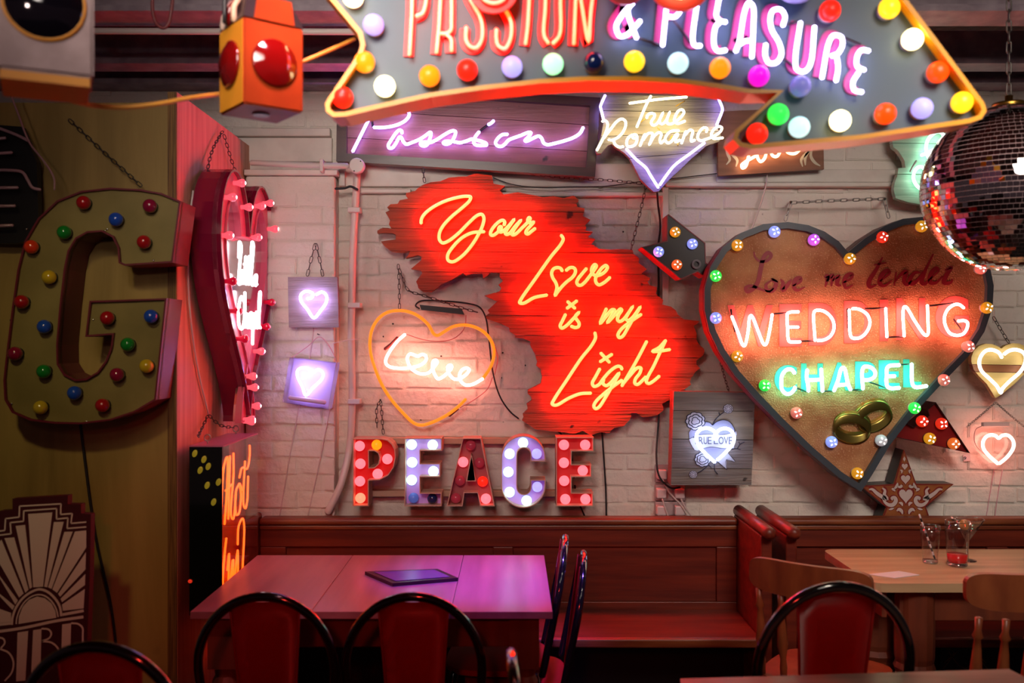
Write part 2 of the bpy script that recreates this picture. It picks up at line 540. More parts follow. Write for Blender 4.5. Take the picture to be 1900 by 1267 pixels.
led_red = mat('led_red', '#e02818', 0.2, emit='#ff3a20', es=0.5)
led_orange = mat('led_orange', '#e07030', 0.2, emit='#ff7a30', es=0.45)
led_pink = mat('led_pink', '#f08078', 0.2, emit='#ff8878', es=0.35)
led_clear = mat('led_clear', '#cfd6e0', 0.15, emit='#cfd6e0', es=0.25)
led_hot = mat('led_die', '#ffffff', 0.3, emit=(1.0, 0.95, 0.85), es=1.5)
cap_white = mat('bulb_cap', '#b8a8a8', 0.4)
cap_dark = mat('dark_socket', '#1a1416', 0.4)

D = 4.35      # back wall
# ------------------------------------------------------------------ the setting
fl = bbox('floor', -4, 4, -2.5, 4.6, -0.06, 0, floor_m); tag(fl, kind='structure')
ce = bbox('ceiling', -4, 4, -2.5, 4.6, 3.02, 3.1, dark_ceiling); tag(ce, kind='structure')
wb = bbox('wall_back', -3.2, 3.2, D, D + 0.2, 0, 3.02, paint_wall); tag(wb, kind='structure')
# bricks of the wall: courses of 75 mm; those in plain view are single pieces
def brick_mesh(i):
    rnd = random.Random(100 + i)
    bm = bmesh.new(); box(bm, -0.1055, 0.1055, 0.0, 0.03, -0.0335, 0.0335)
    for v in bm.verts:
        if v.co.y < 0.01:
            v.co += Vector((rnd.uniform(-.004, .004), rnd.uniform(-.002, .002), rnd.uniform(-.004, .004)))
    ed = [e for e in bm.edges if all(v.co.y < 0.015 for v in e.verts)]
    bmesh.ops.bevel(bm, geom=ed, offset=0.005, segments=2, affect='EDGES')
    bmesh.ops.recalc_face_normals(bm, faces=bm.faces[:])
    me = bpy.data.meshes.new('brick'); bm.to_mesh(me); bm.free()
    me.materials.append(paint_wall)
    return me
BR = [brick_mesh(i) for i in range(5)]
HID = [(620, 150, 1120, 330), (700, 330, 1060, 500), (900, 340, 1330, 800), (650, 808, 1105, 945), (1300, 420, 1840, 800), (1420, 800, 1690, 870),
       (1250, 730, 1395, 900), (1110, 170, 1340, 280), (1335, 190, 1530, 320), (600, 0, 1850, 150), (1720, 190, 1900, 500), (-500, 0, 340, 1300),
       (340, 300, 460, 1000), (380, 0, 560, 220), (-500, -500, 2600, 168), (-500, 962, 2600, 1600), (-500, 0, -1, 1300), (1901, 0, 2600, 1300)]
def in_view(p):
    x = 950 + p[0] * F / p[1]; y = 633.5 - (p[2] - H) * F / p[1]
    return not any(a <= x <= c and b <= y <= e for a, b, c, e in HID)
def lay(parent, x0, x1, z0, z1, y, phase):
    loose = []
    nrow = int((z1 - z0) / 0.075)
    for r in range(nrow):
        z = z0 + 0.0375 + r * 0.075
        off = (0.1125 if (r + phase) % 2 else 0.0)
        x = x0 - off
        while x < x1:
            a, b = max(x, x0), min(x + 0.215, x1)
            if b - a > 0.03:
                c = Vector(((a + b) / 2, y - 0.0095 + random.uniform(-.003, .003), z))
                me = random.choice(BR)
                s = (b - a) / 0.215
                if in_view(c):
                    o = bpy.data.objects.new('brick', me); COL.objects.link(o)
                    o.parent = parent; o.location = c; o.scale.x = s
                    lay.n += 1
                else: loose.append((me, c, s))
            x += 0.225
    bm = bmesh.new()
    for me, c, s in loose:
        k = len(bm.verts)
        bm.from_mesh(me); bm.verts.ensure_lookup_table()
        for v in bm.verts[k:]:
            v.co.x *= s; v.co += c
    me = bpy.data.meshes.new('brick_courses'); bm.to_mesh(me); bm.free()
    me.materials.append(paint_wall)
    o = bpy.data.objects.new('brick_courses', me); COL.objects.link(o); o.parent = parent; o['kind'] = 'stuff'
lay.n = 0
def nail_holes(parent, pts, y):
    me = sphere_mesh('nail_hole', 8, 6)
    for x_, z_ in px2(pts, y):
        o = shared('nail_hole', me, black_paint, parent, (x_, y - 0.004, z_), (0.0045, 0.002, 0.004))
nail_holes(wb, zm(620, 480, 3.726, [(397, 45), (368, 253), (742, 395), (572, 506), (342, 538), (755, 543), (305, 630), (1020, 636), (407, 450), (740, 673), (345, 820), (380, 820), (595, 925), (1038, 973), (1170, 1132), (1165, 650), (1320, 737), (1155, 823), (600, 1112), (320, 975), (275, 1058), (1328, 610)])
           + [(731, 327), (727, 344), (1075, 430), (1114, 430), (1156, 430), (1160, 828), (1406, 430), (1560, 398), (1610, 412), (1530, 395), (1780, 865), (1797, 764), (1770, 870), (1846, 895), (1420, 770), (1412, 790), (1830, 700)], D)
lay(wb, -2.4, 2.4, 0.72, 2.97, D, 0)
# the brick pier beside the partition
PD = 4.24
px0, px1 = (463 - 950) * PD / F, (621 - 950) * PD / F
zt = H + (633.5 - 326) * PD / F
pier = bbox('wall_pier', px0 - 0.02, px1, PD, D + 0.05, 0, zt, paint_wall, bev=0.012); tag(pier, kind='structure')
lay(pier, px0, px1, 0.79, zt - 0.01, PD, 1)
cap = bbox('trim_1', px0 - 0.02, px1 + 0.015, PD - 0.02, D, zt, zt + 0.025, paint_white, bev=0.004); tag(cap, kind='structure')
def trim(name, xa, ya, xb, yb, d, depth, m=paint_white):
    p = W(xa, ya, d); q = W(xb, yb, d)
    o = bbox(name, p.x, q.x, d, D, q.z, p.z, m, bev=0.004); tag(o, kind='structure'); return o
trim('trim_2', 430, 237, 612, 252, 4.30, 0)
trim('trim_3', 380, 255, 616, 300, 4.325, 0)
trim('trim_4', 668, 350, 762, 358, 4.31, 0)
trim('trim_5', 640, 303, 1330, 346, 4.318, 0)
trim('trim_6', 880, 356, 1232, 364, 4.30, 0)
trim('trim_7', 1330, 314, 2000, 338, 4.31, 0)
trim('trim_8', 1236, 338, 2000, 346, 4.29, 0)
trim('trim_9', 1229, 347, 1241, 730, 4.30, 0)
trim('trim_10', 628, 178, 640, 345, 4.29, 0)
# ceiling beams: I sections running along the wall
def beam(name, y, w, zbot, m):
    bm = bmesh.new()
    box(bm, -3.2, 3.2, y - w / 2, y + w / 2, zbot, zbot + 0.018)
    box(bm, -3.2, 3.2, y - 0.012, y + 0.012, zbot + 0.018, 3.02)
    box(bm, -3.2, 3.2, y - w / 2 + .012, y + w / 2 - .02, zbot + 0.018, zbot + 0.028)
    o = mk(name, bm, m); tag(o, kind='structure'); return o
beam('beam_1', 4.26, 0.14, 2.765, steel_paint)
beam('beam_2', 3.96, 0.12, 2.765, steel_paint)
beam('beam_3', 3.36, 0.16, 2.765, steel_paint)
# ribbed ceiling lining between the beams
for i, y in enumerate((4.12, 3.66)):
    o = bbox('ceiling_panel', -3.2, 3.2, y - 0.12, y + 0.12, 2.86, 2.90, dark_ceiling, ce)
con = tube('conduit', [(-3.2, 3.42, 2.745), (0.3, 3.45, 2.745)], 0.012, pvc, None, 1, 10)
tag(center_origin(con), 'white conduit pipe clipped along the ceiling beam', 'pipe')
p = W(146, 50, 3.42)
cl = thing('conduit_clip', 'white saddle clip holding the conduit under the ceiling beam', 'clip', (p.x, 3.40, 2.73))
bbox('strap', p.x - 0.012, p.x + 0.012, 3.404, 3.444, 2.729, 2.765, pvc, cl, 0.003)
bbox('tab', p.x - 0.02, p.x + 0.012, 3.40, 3.406, 2.755, 2.785, pvc, cl, 0.002)

# partition: plywood front and pine side
FX = -1.205; FY = 3.40
par = tag(bbox('wall_partition', -3.2, FX - 0.03, FY, FY + 0.018, 0, 2.476, ply), kind='structure')
ps = tag(bbox('wall_partition_side', FX - 0.03, FX, FY - 0.004, D - 0.005, 0, 2.512, pine), kind='structure')
pe = bbox('plywood_edge', FX - 0.032, FX - 0.001, FY - 0.012, FY - 0.003, 0, 2.512, ply_edge, ps)

# ------------------------------------------------------------------ chains and cables
def chain_bm(bm, pts, L=0.026, wd=0.011, r=0.0017):
    path = catmull(pts, 12 if len(pts) > 2 else 1)
    tot = sum((b - a).length for a, b in zip(path, path[1:]))
    step = L - 2.6 * r
    n = max(2, int(round(tot / step)))
    def at(s):
        acc = 0
        for a, b in zip(path, path[1:]):
            l = (b - a).length
            if acc + l >= s and l > 0: return a.lerp(b, (s - acc) / l)
            acc += l
        return path[-1].copy()
    for i in range(n):
        a = at(tot * i / n); b = at(tot * (i + 1) / n)
        t = (b - a).normalized(); c = (a + b) / 2
        s1 = t.cross(Vector((0, 1, 0)))
        if s1.length < 0.1: s1 = t.cross(Vector((1, 0, 0)))
        s1.normalize(); s2 = t.cross(s1)
        w = (s1 if i % 2 == 0 else (s1 * 0.35 + s2)).normalized()
        hl = L / 2 - wd / 2
        loop = []
        for k in range(5):
            an = -math.pi / 2 + math.pi * k / 4
            loop.append(c + t * (hl + math.cos(an) * wd / 2) + w * math.sin(an) * wd / 2)
        for k in range(5):
            an = math.pi / 2 + math.pi * k / 4
            loop.append(c + t * (-hl + math.cos(an) * wd / 2) + w * math.sin(an) * wd / 2)
        add_tube(bm, loop, r, 5, closed=True)
def chain(label, runs, m=chain_m, L=0.026, wd=0.011, r=0.0017, hook=None):
    bm = bmesh.new()
    for pts in runs: chain_bm(bm, pts, L, wd, r)
    o = mk('chain', bm, m, None, True)
    return tag(center_origin(o), label, 'chain')
def wchain(label, runs_px, d, **k):
    return chain(label, [[W(x, y, d) for x, y in run] for run in runs_px], **k)
def cable(label, pts, r, m, name='cable', sub=8):
    o = tube(name, pts, r, m, None, sub, 6)
    return tag(center_origin(o), label, 'cable')
def wcable(label, pts_px, d, rpx, m):
    return cable(label, [W(x, y, d) for x, y in pts_px], rpx * d / F, m)

# ------------------------------------------------------------------ pipes on the pier
pd = 4.27
pipe = thing('conduit_run', 'white conduit with round junction box running down beside the brick pier', 'pipe', W(655, 955, pd))
hpipe = thing('conduit_run', 'white horizontal conduit crossing above the brick pier', 'pipe', W(560, 312, 4.20))
tube('pipe', [W(466, 302, 4.20), W(560, 306, 4.20), W(645, 308, 4.20)], 0.013, pvc, hpipe, 2, 10)
tube('pipe', [W(663, 318, pd), W(660, 370, pd), W(655, 470, pd), W(652, 600, pd), W(653, 760, pd), W(648, 835, pd), W(632, 900, 4.225), W(608, 951, 4.205)], 0.0165, pvc, pipe, 6, 12)
p = W(663, 308, 4.2)
bm = bmesh.new(); lathe_bm(bm, [(0.0, 0), (0.030, 0), (0.034, 0.004), (0.034, 0.033), (0, 0.033)], 24, False)
bm.transform(Matrix.Translation((p.x, 4.18, p.z)) @ Matrix.Rotation(R(-90), 4, 'X'))
jb = mk('junction_box', bm, pvc, pipe)
for q in ((669, 299), (657, 317)): shared('screw', sphere_mesh('screw', 8, 6), black_paint, jb, W(q[0], q[1], 4.178), 0.003)
for y in (389, 566, 745):
    q = W(656, y, 4.24)
    bbox('saddle_clip', q.x - 0.026, q.x + 0.03, 4.235, 4.30, q.z - 0.011, q.z + 0.011, pvc, pipe, 0.003)
q = W(597, 307, 4.19); bbox('saddle_clip', q.x - 0.008, q.x + 0.008, 4.18, 4.24, q.z - 0.028, q.z + 0.028, pvc, hpipe, 0.003)
wcable('black strap tied round the white conduit', [(622, 350), (640, 349), (650, 346), (664, 352)], 4.235, 2.2, black_wire)
wcable('thin white flex trailing down the brick pier from the wooden heart board', [(582, 608), (575, 660), (552, 770), (535, 860), (519, 958)], 4.228, 1.2, white_wire)
wcable('thin white flex trailing down the brick pier from the acrylic heart box', [(612, 760), (604, 800), (590, 870), (571, 958)], 4.228, 1.2, white_wire)
wcable('white string stretched from the acrylic heart box across the conduit', [(618, 637), (640, 632), (668, 628)], 4.22, 0.8, white_wire)

# ------------------------------------------------------------------ marquee letter G on the plywood
gd = 3.24
GP = [(335, 373), (300, 358), (260, 351), (205, 348), (150, 354), (105, 372), (70, 405), (45, 448), (32, 500), (22, 570), (12, 650), (6, 705), (8, 742), (22, 766), (55, 780), (100, 786), (150, 787), (205, 780), (250, 765), (289, 742),
      (309, 553), (166, 558), (158, 625), (208, 621), (205, 645), (195, 670), (180, 690), (160, 702), (140, 704), (120, 694), (108, 675), (107, 640), (113, 570), (121, 500), (128, 466), (142, 443), (162, 432), (188, 430), (208, 440), (218, 460), (220, 488), (231, 493), (320, 487)]
gpoly = px2(GP, gd)
g_face = mat('olive_painted_ply', '#7a6a34', 0.6, c2='#8c7a42', nscale=5, bump=0.05, bscale=60)
g_ret = mat('maroon_return', '#6a0f26', 0.45)
gs = thing('marquee_letter', 'olive marquee letter G with coloured round bulbs on the plywood', 'letter', W(150, 787, gd))
plate('face', gpoly, gd + 0.012, gd + 0.03, g_face, gs)
frame_solid('return', gpoly, 0.006, gd, gd + 0.155, g_ret, gs)
for x, y, m in ((155, 376, g_red), (278, 382, g_mag), (215, 407, g_blue), (119, 431, g_green), (58, 458, g_orange), (267, 449, g_red), (91, 514, g_yellow), (40, 560, g_red), (82, 606, g_blue), (199, 590, g_red), (280, 587, g_blue),
                (28, 656, g_mag), (237, 639, g_green), (81, 689, g_green), (272, 679, g_yellow), (217, 695, g_mag), (138, 729, g_blue), (75, 756, g_yellow), (190, 752, g_red)):
    bulb(x, y, gd - 0.012, 13, m, gs, cap_dark)
for x, y in ((177, 354), (322, 372), (50, 425), (195, 428), (20, 594), (22, 749), (161, 782), (199, 425), (285, 483), (173, 593)):
    shared('screw', sphere_mesh('screw', 8, 6), screw_m, gs, W(x, y, gd + 0.010), 0.004)
chain('black chain hanging the letter G from the plywood', [[W(128, 222, 3.39), W(190, 280, 3.385), W(262, 345, 3.36)]])
cable('black cable dropping from the letter G down the plywood', [W(149, 786, 3.385), (W(158, 860, 3.39)), W(178, 1000, 3.39), W(205, 1120, 3.392), W(220, 1240, 3.392)], 0.005, black_wire)
for x, y in ((301, 829), (322, 527), (324, 1108)):
    pass

# unlit neon sign at the edge and cable
us = thing('unlit_neon_sign', 'dark board with unlit pink glass tubes beside the letter G', 'sign', W(10, 450, 3.3))
plate('board', px2([(-90, 225), (40, 235), (68, 300), (72, 440), (30, 452), (-90, 450)], 3.33), 3.33, 3.36, black_paint, us)
neon([[(-60, 317), (20, 316), (42, 320), (52, 335), (60, 348), (75, 352)], [(-60, 349), (33, 348)], [(-60, 383), (28, 382)], [(-60, 421), (24, 418)], [(-60, 262), (10, 256)], [(-30, 228), (30, 250), (54, 262)], [(-60, 288), (22, 283)]], 3.29, 3.0, n_off, us, name='glass_tube')
cable('thin pink flex hanging down past the unlit tubes', [W(14, 160, 3.25), W(35, 215, 3.25), W(55, 265, 3.25), W(82, 300, 3.25), W(100, 330, 3.25), W(101, 352, 3.25)], 0.0035, mat('pink_flex', '#a87a80', 0.5))

# art deco sunburst sign leaning at the foot of the partition
dd = 3.02
def bz(pts): return zm(0, 900, 3.454, pts)
deco_red = mat('maroon_enamel', '#4a1020', 0.5)
deco_wh = mat('pale_enamel', '#f0dae2', 0.5)
ds = thing('sunburst_sign', 'maroon stepped sign with pale sunburst rays and tall lettering by the plywood', 'sign', (W(70, 1260, dd).x, dd + .02, 0.0))
plate('panel', px2(bz([(-90, 2000), (-70, 260), (-70, 215), (0, 165), (80, 160), (80, 87), (435, 66), (435, 122), (520, 122), (520, 182), (583, 187), (575, 600), (560, 1000), (548, 2000)]), dd), dd, dd + 0.03, deco_red, ds)
e = dd - 0.002
def dpoly(pts): plate('ray', px2(bz(pts), e), e, dd, deco_wh, ds)
for r_ in ([(180, 185), (335, 175), (275, 650), (213, 655)], [(345, 237), (408, 235), (302, 655), (283, 650)], [(412, 300), (465, 298), (330, 665), (308, 655)], [(480, 298), (552, 290), (552, 400), (365, 690), (335, 668)],
           [(550, 430), (547, 540), (385, 715), (372, 697)], [(546, 570), (544, 640), (397, 750), (388, 728)], [(543, 665), (535, 790), (403, 805), (397, 765)],
           [(100, 262), (160, 255), (205, 655), (190, 665)], [(28, 340), (90, 335), (182, 670), (162, 690)], [(-50, 420), (8, 350), (150, 695), (122, 720)], [(-60, 500), (-20, 560), (113, 740), (98, 765)], [(-60, 650), (0, 700), (92, 775), (80, 800)], [(-60, 770), (0, 795), (70, 820), (70, 875), (-60, 890)]):
    dpoly(r_)
plate('sun', px2(bz([(118, 890), (122, 840), (145, 780), (185, 735), (235, 715), (285, 725), (330, 760), (355, 810), (360, 850)]), e), e, dd, deco_wh, ds)
arc1 = [(75, 895), (80, 850), (100, 790), (145, 725), (200, 685), (250, 672), (300, 685), (345, 725), (378, 780), (390, 840)]
arc2 = [(97, 893), (103, 850), (122, 795), (160, 740), (205, 705), (250, 695), (292, 706), (332, 740), (362, 790), (375, 845)]
ribbon('sun_band', [bz([(75, 895), (80, 850), (100, 790), (145, 725), (200, 685), (250, 668), (300, 682), (350, 725), (383, 780), (392, 840)])], 4.2, e, 0.002, deco_wh, ds)
ribbon('sun_band', [bz([(103, 890), (108, 850), (130, 790), (165, 740), (210, 710), (250, 702), (290, 712), (330, 745), (360, 795), (372, 845)])], 2.4, e, 0.002, deco_wh, ds)
ribbon('line', [bz([(-60, 900), (70, 885)]), bz([(400, 830), (535, 805)]), bz([(-60, 945), (150, 915), (350, 872), (533, 845)])], 5.0, e, 0.002, deco_wh, ds)
ribbon('line', [bz([(-40, 300), (30, 290)]), bz([(30, 290), (35, 215)]), bz([(35, 215), (122, 205)]), bz([(122, 205), (125, 135)]), bz([(125, 135), (390, 120)]), bz([(390, 120), (388, 188)]), bz([(388, 188), (462, 182)]), bz([(462, 182), (455, 245)]), bz([(455, 245), (552, 237)])], 2.6, e, 0.002, deco_wh, ds)
ribbon('line', [bz([(-40, 325), (70, 312)]), bz([(70, 312), (65, 240)]), bz([(65, 240), (150, 232)]), bz([(150, 232), (152, 165)]), bz([(152, 165), (362, 150)]), bz([(362, 150), (362, 218)]), bz([(362, 218), (435, 210)]), bz([(435, 210), (430, 278)]), bz([(430, 278), (552, 268)])], 2.6, e, 0.002, deco_wh, ds)
L1 = [bz([(-20, 975), (20, 985), (30, 1010), (5, 1045)]), bz([(0, 1050), (55, 1075), (85, 1130), (75, 1200), (30, 1255)]), bz([(265, 920), (310, 925), (328, 950), (315, 980), (268, 1000)]), bz([(268, 1000), (330, 1010), (372, 1050), (378, 1110)]),
      bz([(455, 885), (500, 890), (528, 915), (530, 960), (528, 1080)])]
for l_ in L1: ribbon('lettering', [l_], 3.0, e, 0.002, deco_wh, ds)
for a in ([(112, 945), (180, 935), (162, 1252), (103, 1257)], [(212, 930), (265, 922), (258, 1235), (198, 1238)], [(398, 893), (455, 885), (450, 1080), (392, 1110)], [(-60, 960), (-25, 955), (-30, 1270), (-60, 1270)]):
    plate('letter_stem', px2(bz(a), e), e, dd, deco_wh, ds)

# ------------------------------------------------------------------ pink heart marquee on the side of the partition
def heart_uv(n, w, h, sharp=True):
    out = []
    for i in range(n):
        t = math.pi + 2 * math.pi * i / n     # starts at the tip
        x = math.sin(t) ** 3
        y = (13 * math.cos(t) - 5 * math.cos(2 * t) - 2 * math.cos(3 * t) - math.cos(4 * t)) / 16.0
        out.append((x * w / 2, (y + 1.0625) / 1.8 * h))
    return out
HX0, HX1 = FX + 0.012, -1.085
hc_y, hz0 = 3.90, 1.285
hp = [(hc_y + a, hz0 + b) for a, b in heart_uv(64, 0.80, 1.0)]
m_rim = mat('maroon_gloss', '#7a1030', 0.18, coat=0.5)
m_band = mat('pink_gloss', '#d8607a', 0.3)
hs = thing('heart_marquee', 'pink heart shaped marquee with red bulbs and white neon hung on the pine panel', 'sign', (HX1, hc_y, hz0))
frame_solid('rim', hp, 0.008, HX0, HX1 + 0.004, m_rim, hs, axis='x')
hin = inset(hp, 0.105)
plate('border', hp, HX1 - 0.03, HX1 - 0.012, m_band, hs, [hin], axis='x')
plate('mirror_panel', inset(hp, 0.10), HX1 - 0.04, HX1 - 0.03, mat('dull_mirror', (0.75, 0.66, 0.68), 0.12, metal=1.0), hs, axis='x')
frame_solid('inner_lip', inset(hp, 0.098), 0.006, HX1 - 0.03, HX1 - 0.004, m_band, hs, axis='x')
red_glass = mat('red_bulb_glass', '#b00c28', 0.08, emit='#e81038', es=0.35, coat=1.0)
hot_glass = mat('pink_bulb_lit', '#e02848', 0.1, emit=(1.0, 0.12, 0.16), es=0.9, coat=1.0)
hot_tip = mat('pink_bulb_filament', '#ffffff', 0.1, emit=(1.0, 0.62, 0.62), es=7.0)
red_tip = mat('red_bulb_filament', '#ff9aa8', 0.1, emit=(1.0, 0.25, 0.35), es=0.8)
bp = lathe_mesh('candle_bulb', [(0.0, 0.0), (0.55, 0.0), (0.55, 0.7), (0.62, 1.0), (0.95, 1.7), (1.05, 2.15), (0.92, 2.6), (0.5, 2.9), (0.0, 2.98)], 12, False)
hb = inset(hp, 0.05)
import itertools
acc = 0.0; last = None; seq = []
for i in range(len(hb) + 1):
    q = hb[i % len(hb)]
    if last is not None:
        seg = math.dist(q, last)
        acc += seg
    if last is None or acc > 0.128:
        seq.append(q); acc = 0.0
    last = q
for i, (yy, zz) in enumerate(seq):
    o = shared('bulb', bp, hot_glass if (zz > 1.95 or zz < 1.62) else red_glass, hs, (HX1 - 0.012, yy, zz), 0.0165, (0, R(90), 0))
    tip = shared('filament', sphere_mesh(), hot_tip if (zz > 1.95 or zz < 1.62) else red_tip, o, (0, 0, 0), 1.0)
    tip.location = (0, 0, 2.55); tip.scale = (0.55, 0.55, 0.55)
def side(pts): return [Vector((HX1 + 0.025, y, z)) for y, z in pts]
def script(y0, z0, s, strokes):
    for st in strokes:
        tube('neon_tube', side([(y0 + a * s, z0 + b * s) for a, b in st]), 0.0062, n_white, hs, 5, 8)
script(3.66, 1.84, 0.062, [[(0, 1.6), (0.1, 2.6), (0.5, 2.4), (0.2, 1.2), (0, 0), (0.5, 0.1), (0.8, 0.9)], [(0.8, 0.9), (0.8, 0.1), (1.2, 0.2), (1.5, 1.8), (1.5, 0.1), (1.9, 0.2), (2.3, 1.9), (2.2, 0.1), (2.6, 0.3)],
                           [(1.2, 1.3), (1.9, 1.35)], [(2.6, 0.3), (3.0, 1.4), (3.3, 2.8), (3.0, 2.9), (2.9, 0.2), (3.3, 0.1), (3.7, 0.7), (4.1, 0.8), (3.9, 0.1), (3.5, 0.4), (4.2, 0.2)]])
script(3.65, 1.665, 0.066, [[(1.3, 1.6), (0.7, 1.9), (0.1, 1.2), (0.2, 0.2), (0.8, 0), (1.4, 0.7)], [(1.4, 2.2), (1.4, 0.1), (1.7, 0.9), (2.0, 0.8), (2.0, 0.1), (2.4, 0.2), (2.8, 1.0), (2.5, 0.9), (2.4, 0.2), (2.8, 0.1), (2.9, 0.9), (2.9, 0.2), (3.2, 0.3)],
                            [(3.2, 1.0), (3.1, -0.9), (3.3, 0.9), (3.7, 0.9), (3.6, 0.1), (3.2, 0.2)], [(3.7, 0.4), (4.2, 0.9), (4.0, 1.1), (3.9, 0.3), (4.3, 0.1), (4.6, 0.9), (4.9, 2.4), (4.7, 2.3), (4.6, 0.3), (4.9, 0.1)]])
chain('black chain hanging the pink heart marquee from the pine panel', [[Vector((FX + .02, 3.86, 2.475)), Vector((FX + .02, 3.72, 2.36)), Vector((FX + .03, 3.60, 2.20))], [Vector((FX + .02, 3.88, 2.465)), Vector((FX + .02, 4.00, 2.37)), Vector((FX + .03, 4.14, 2.26))]])
cable('white cable running down the edge of the pink heart marquee', [Vector((FX + .008, a, b)) for a, b in ((3.54, 2.18), (3.49, 2.02), (3.485, 1.85), (3.52, 1.68), (3.60, 1.5), (3.72, 1.33))], 0.004, white_wire)

# ------------------------------------------------------------------ clear box with orange neon script
BX0, BX1, BY0, BY1, BZ0, BZ1 = -1.172, -1.048, 3.425, 3.89, 0.62, 1.232
acr = clear('clear_acrylic', (0.95, 0.93, 0.95), 0.03, 0.03)
dark_acr = mat('black_mirror_acrylic', (0.004, 0.006, 0.005), 0.04, coat=1.0)
pinkt = mat('pink_acrylic', '#b8688a', 0.25)
bs = thing('neon_box_sign', 'acrylic box with orange neon script hung below the pink heart', 'sign', ((BX0 + BX1) / 2, (BY0 + BY1) / 2, BZ0))
bbox('front_panel', BX0, BX1 - 0.005, BY0, BY0 + 0.005, BZ0, BZ1, dark_acr, bs)
bbox('side_panel', BX1 - 0.004, BX1, BY0, BY1, BZ0, BZ1, acr, bs)
bbox('top_panel', BX0, BX1, BY0, BY1, BZ1, BZ1 + 0.005, pinkt, bs)
bbox('back_panel', BX0, BX0 + 0.005, BY0 + 0.006, BY1, BZ0, BZ1, mat('red_black_back', '#3a0a10', 0.3), bs)
bbox('red_backing', BX0 + 0.006, BX1 - 0.05, BY0 + 0.02, BY1 - 0.01, BZ0 + 0.01, (BZ0 + BZ1) / 2 + 0.03, mat('red_backing', '#a01414', 0.4), bs)
n_box = glow('neon_box_orange', (1.0, 0.085, 0.003), 5.0)
def btube(st, m=n_box, r=0.0042, x=BX1 - 0.022):
    tube('neon_tube', [Vector((x, BY0 + 0.03 + a * 0.56, BZ1 - 0.04 - b * 0.56)) for a, b in st], r, m, bs, 5, 8)
for st in ([(0.02, 0.42), (0.08, 0.08), (0.16, 0.02), (0.16, 0.2), (0.10, 0.46)], [(0.22, 0.02), (0.18, 0.44)], [(0.12, 0.24), (0.26, 0.22)], [(0.30, 0.01), (0.30, 0.16), (0.24, 0.42), (0.30, 0.46), (0.36, 0.30)],
           [(0.44, 0.24), (0.36, 0.28), (0.36, 0.44), (0.44, 0.44), (0.48, 0.32), (0.44, 0.24), (0.52, 0.30)], [(0.58, 0.10), (0.54, 0.40), (0.60, 0.44), (0.64, 0.38)], [(0.44, 0.20), (0.50, 0.14), (0.64, 0.16), (0.70, 0.08), (0.70, 0.0)], [(0.66, 0.22), (0.64, 0.40)],
           [(0.14, 0.56), (0.10, 0.66), (0.06, 0.86), (0.12, 0.98)], [(0.16, 0.78), (0.20, 0.68), (0.18, 0.98), (0.28, 0.74)], [(0.30, 0.74), (0.28, 0.98), (0.40, 0.70), (0.40, 0.96)], [(0.40, 0.66), (0.42, 0.54), (0.52, 0.50), (0.56, 0.56), (0.52, 0.84), (0.50, 0.98)]):
    btube(st)
gold_refl = mat('gold_reflection', '#b09a28', 0.25, emit='#c8b030', es=0.22, c2='#4a3c08', nscale=60)  # reflections in the black acrylic, imitated by faintly glowing gold blobs
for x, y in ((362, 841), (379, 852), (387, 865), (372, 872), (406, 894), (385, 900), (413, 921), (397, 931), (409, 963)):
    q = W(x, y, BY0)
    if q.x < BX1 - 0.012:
        shared('gold_reflection', sphere_mesh(), gold_refl, bs, (q.x, BY0 - 0.004, q.z), (0.009, 0.004, 0.014), (0, R(20), 0))
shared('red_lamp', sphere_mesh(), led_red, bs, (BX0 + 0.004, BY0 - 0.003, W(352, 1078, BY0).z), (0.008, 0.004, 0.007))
for yy in (3.50, 3.86):
    bm = bmesh.new()
    c = Vector((-1.13, yy, BZ1 + 0.026))
    add_tube(bm, [c + Vector((math.cos(a) * 0.012, 0, math.sin(a) * 0.012)) for a in [2 * math.pi * k / 12 for k in range(12)]], 0.0025, 6, closed=True)
    add_tube(bm, [c + Vector((0, 0, -0.012)), c + Vector((0, 0, -0.021))], 0.003, 6)
    mk('eye_bolt', bm, bright_chain, bs, True)
chain('black chain hanging the orange neon box from the pine panel', [[Vector((FX + .012, 3.70, 1.325)), Vector((-1.185, 3.60, 1.28)), Vector((-1.165, 3.50, 1.262))], [Vector((FX + .012, 3.71, 1.325)), Vector((-1.17, 3.78, 1.28)), Vector((-1.14, 3.86, 1.262))]])

# ------------------------------------------------------------------ framed board "Passion"
d = 4.25
frame_m = mat('dark_frame_wood', '#361820', 0.3, c2='#4a2628', nscale=4, stretch=(0.6, 5, 6), bump=0.05)
plank_m = [mat('purple_brown_plank%d' % i, c, 0.45, c2=c2, nscale=5, stretch=(0.5, 4, 7), bump=0.15, bscale=18, spots=(9, 0.68, '#2a1418')) for i, (c, c2) in enumerate((('#743e3c', '#8a5048'), ('#824a44', '#9a6052'), ('#7a3a3a', '#904a44')))]
s = thing('passion_board', 'framed dark plank board with violet neon script Passion tilted on the wall', 'sign', W(865, 320, d))
outer = px2([(628, 157), (1113, 184), (1103, 330), (626, 301)], d); inner = px2([(645, 171), (1094, 199), (1087, 313), (645, 287)], d)
for i in range(4):
    j = (i + 1) % 4
    plate('frame_rail', [outer[i], outer[j], inner[j], inner[i]], d - 0.03, d + 0.03, frame_m, s)
planks('plank', inner, d, d + 0.02, [px2([(640, 203), (1095, 232)], d), px2([(640, 255), (1095, 281)], d)], plank_m, s)
Z1 = lambda p: zm(640, 180, 7.308, p)
Z2 = lambda p: zm(860, 180, 7.308, p)
